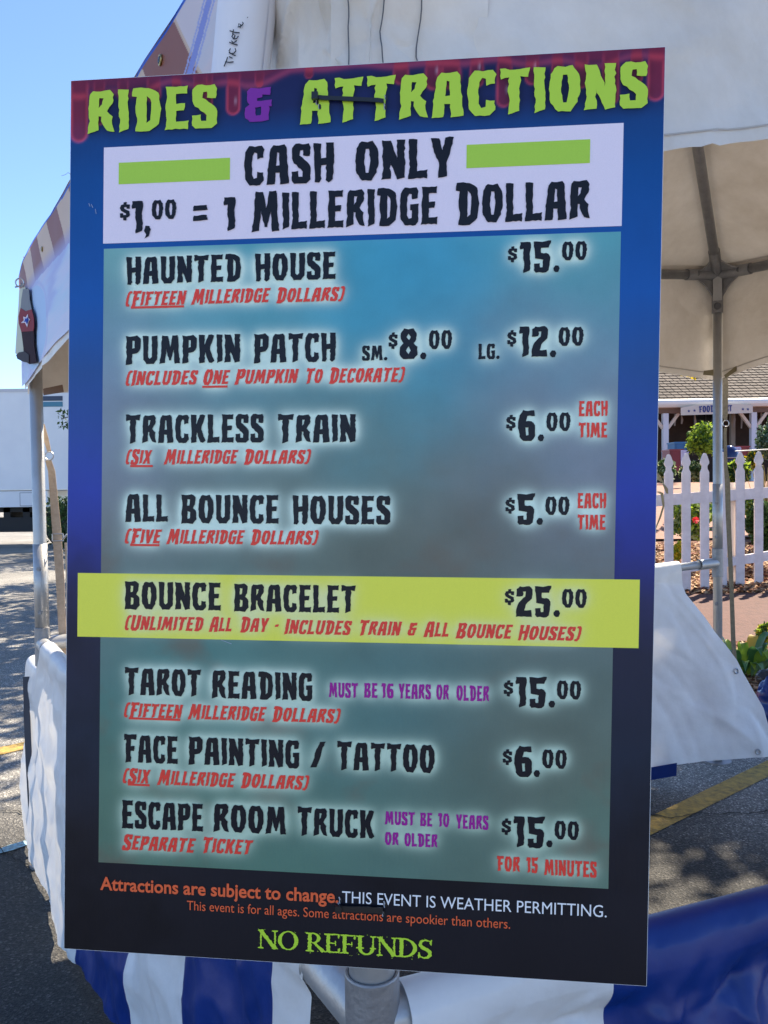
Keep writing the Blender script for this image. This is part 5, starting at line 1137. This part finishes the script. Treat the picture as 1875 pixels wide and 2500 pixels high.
b = MB(); b.grid(tarpfn(1880,1655,4.9,.075,.05,8), 34, 22); b.build('black_fold', mat('black_tarp', (.02,.018,.018), .35), tp, smooth=True)

# ------------------------------------------------------------------ things on and before the porch
def crate(name, x0, x1, y0, y1, d, dep, col, label, cat, lid=True):
    a, c = P(x0, y1, d), P(x1, y0, d); t = empty(name, Vector(((a.x+c.x)/2, d, a.z)), label, cat)
    b = MB(); b.box((a.x, d, a.z-.25), (c.x, d+dep, c.z)); b.build('body', mat(name+'_paint', col, .5), t)
    if lid: b = MB(); b.box((a.x-.02, d-.02, c.z+.001), (c.x+.02, d+dep+.02, c.z+.04)); b.build('lid', mat(name+'_lid', tuple(v*1.15 for v in col), .4), t)
    for s in (.12, .88):
        b = MB(); xx = a.x+(c.x-a.x)*s; b.box((xx-.03, d-.015, a.z-.25), (xx+.03, d-.001, c.z-.02)); b.build('rib', mat(name+'_rib', tuple(v*.8 for v in col), .5), t)
crate('red_bench', 1635, 1668, 1100, 1130, 22, .6, (.16,.012,.02), 'dark red bench box on the porch beside the left post', 'bench')
crate('blue_bench', 1647, 1676, 1082, 1100, 24, .6, (.015,.12,.30), 'bright blue bench box behind the red one on the porch', 'bench')
crate('red_bench', 1800, 1830, 1092, 1106, 23, .5, (.18,.012,.015), 'red bench box on the porch by the right post', 'bench')
crate('notice_board', 1664, 1680, 1099, 1120, 20.5, .05, (.52,.52,.72), 'pale notice board standing left of the clipped shrub', 'notice board', False)
crate('notice_board', 1794, 1808, 1091, 1104, 20.5, .05, (.52,.52,.72), 'pale notice board standing right of the tent pole', 'notice board', False)
dm = empty('covered_grill', P(1783,1118,19), 'dark blue domed grill with bright rim behind the fence, right of the pole', 'grill'); c = P(1781,1118,19)
def domefn(u, v):
    th = u*2*math.pi; ph = v*math.pi/2; return c + Vector((math.cos(th)*math.cos(ph)*.20, math.sin(th)*math.cos(ph)*.2, math.sin(ph)*.29))
b = MB(); b.grid(domefn, 28, 12); b.build('dome_lid', mat('navy_enamel', (.01,.02,.09), .15), dm, smooth=True)
b = MB(); b.tube([c-Vector((0,0,.25)), c-Vector((0,0,.10)), c], [.10,.19,.205], 24); b.build('bowl', mat('navy_bowl', (.01,.015,.06), .3), dm, smooth=True)
b = MB(); b.torus(c, .205, .012, (1,0,0), (0,1,0), 28, 8); b.build('rim', M['ring'], dm)
for k in range(3): a = k*2.09; b = MB(); b.tube([c+Vector((math.cos(a)*.12,math.sin(a)*.12,-.15)), c+Vector((math.cos(a)*.22,math.sin(a)*.22,-.75))], .012, 8); b.build('leg', M['ring'], dm)
wr = empty('taut_wire', P(1870,1100,9.6), 'thin pale wire stretched above the right pickets', 'wire'); b = MB(); b.tube([P(1795,1101.5,9.3), P(1885,1096.5,9.6), P(1980,1090,9.8)], .006, 8); b.build('wire_run', mat('pale_wire', (.6,.6,.55), .4), wr)
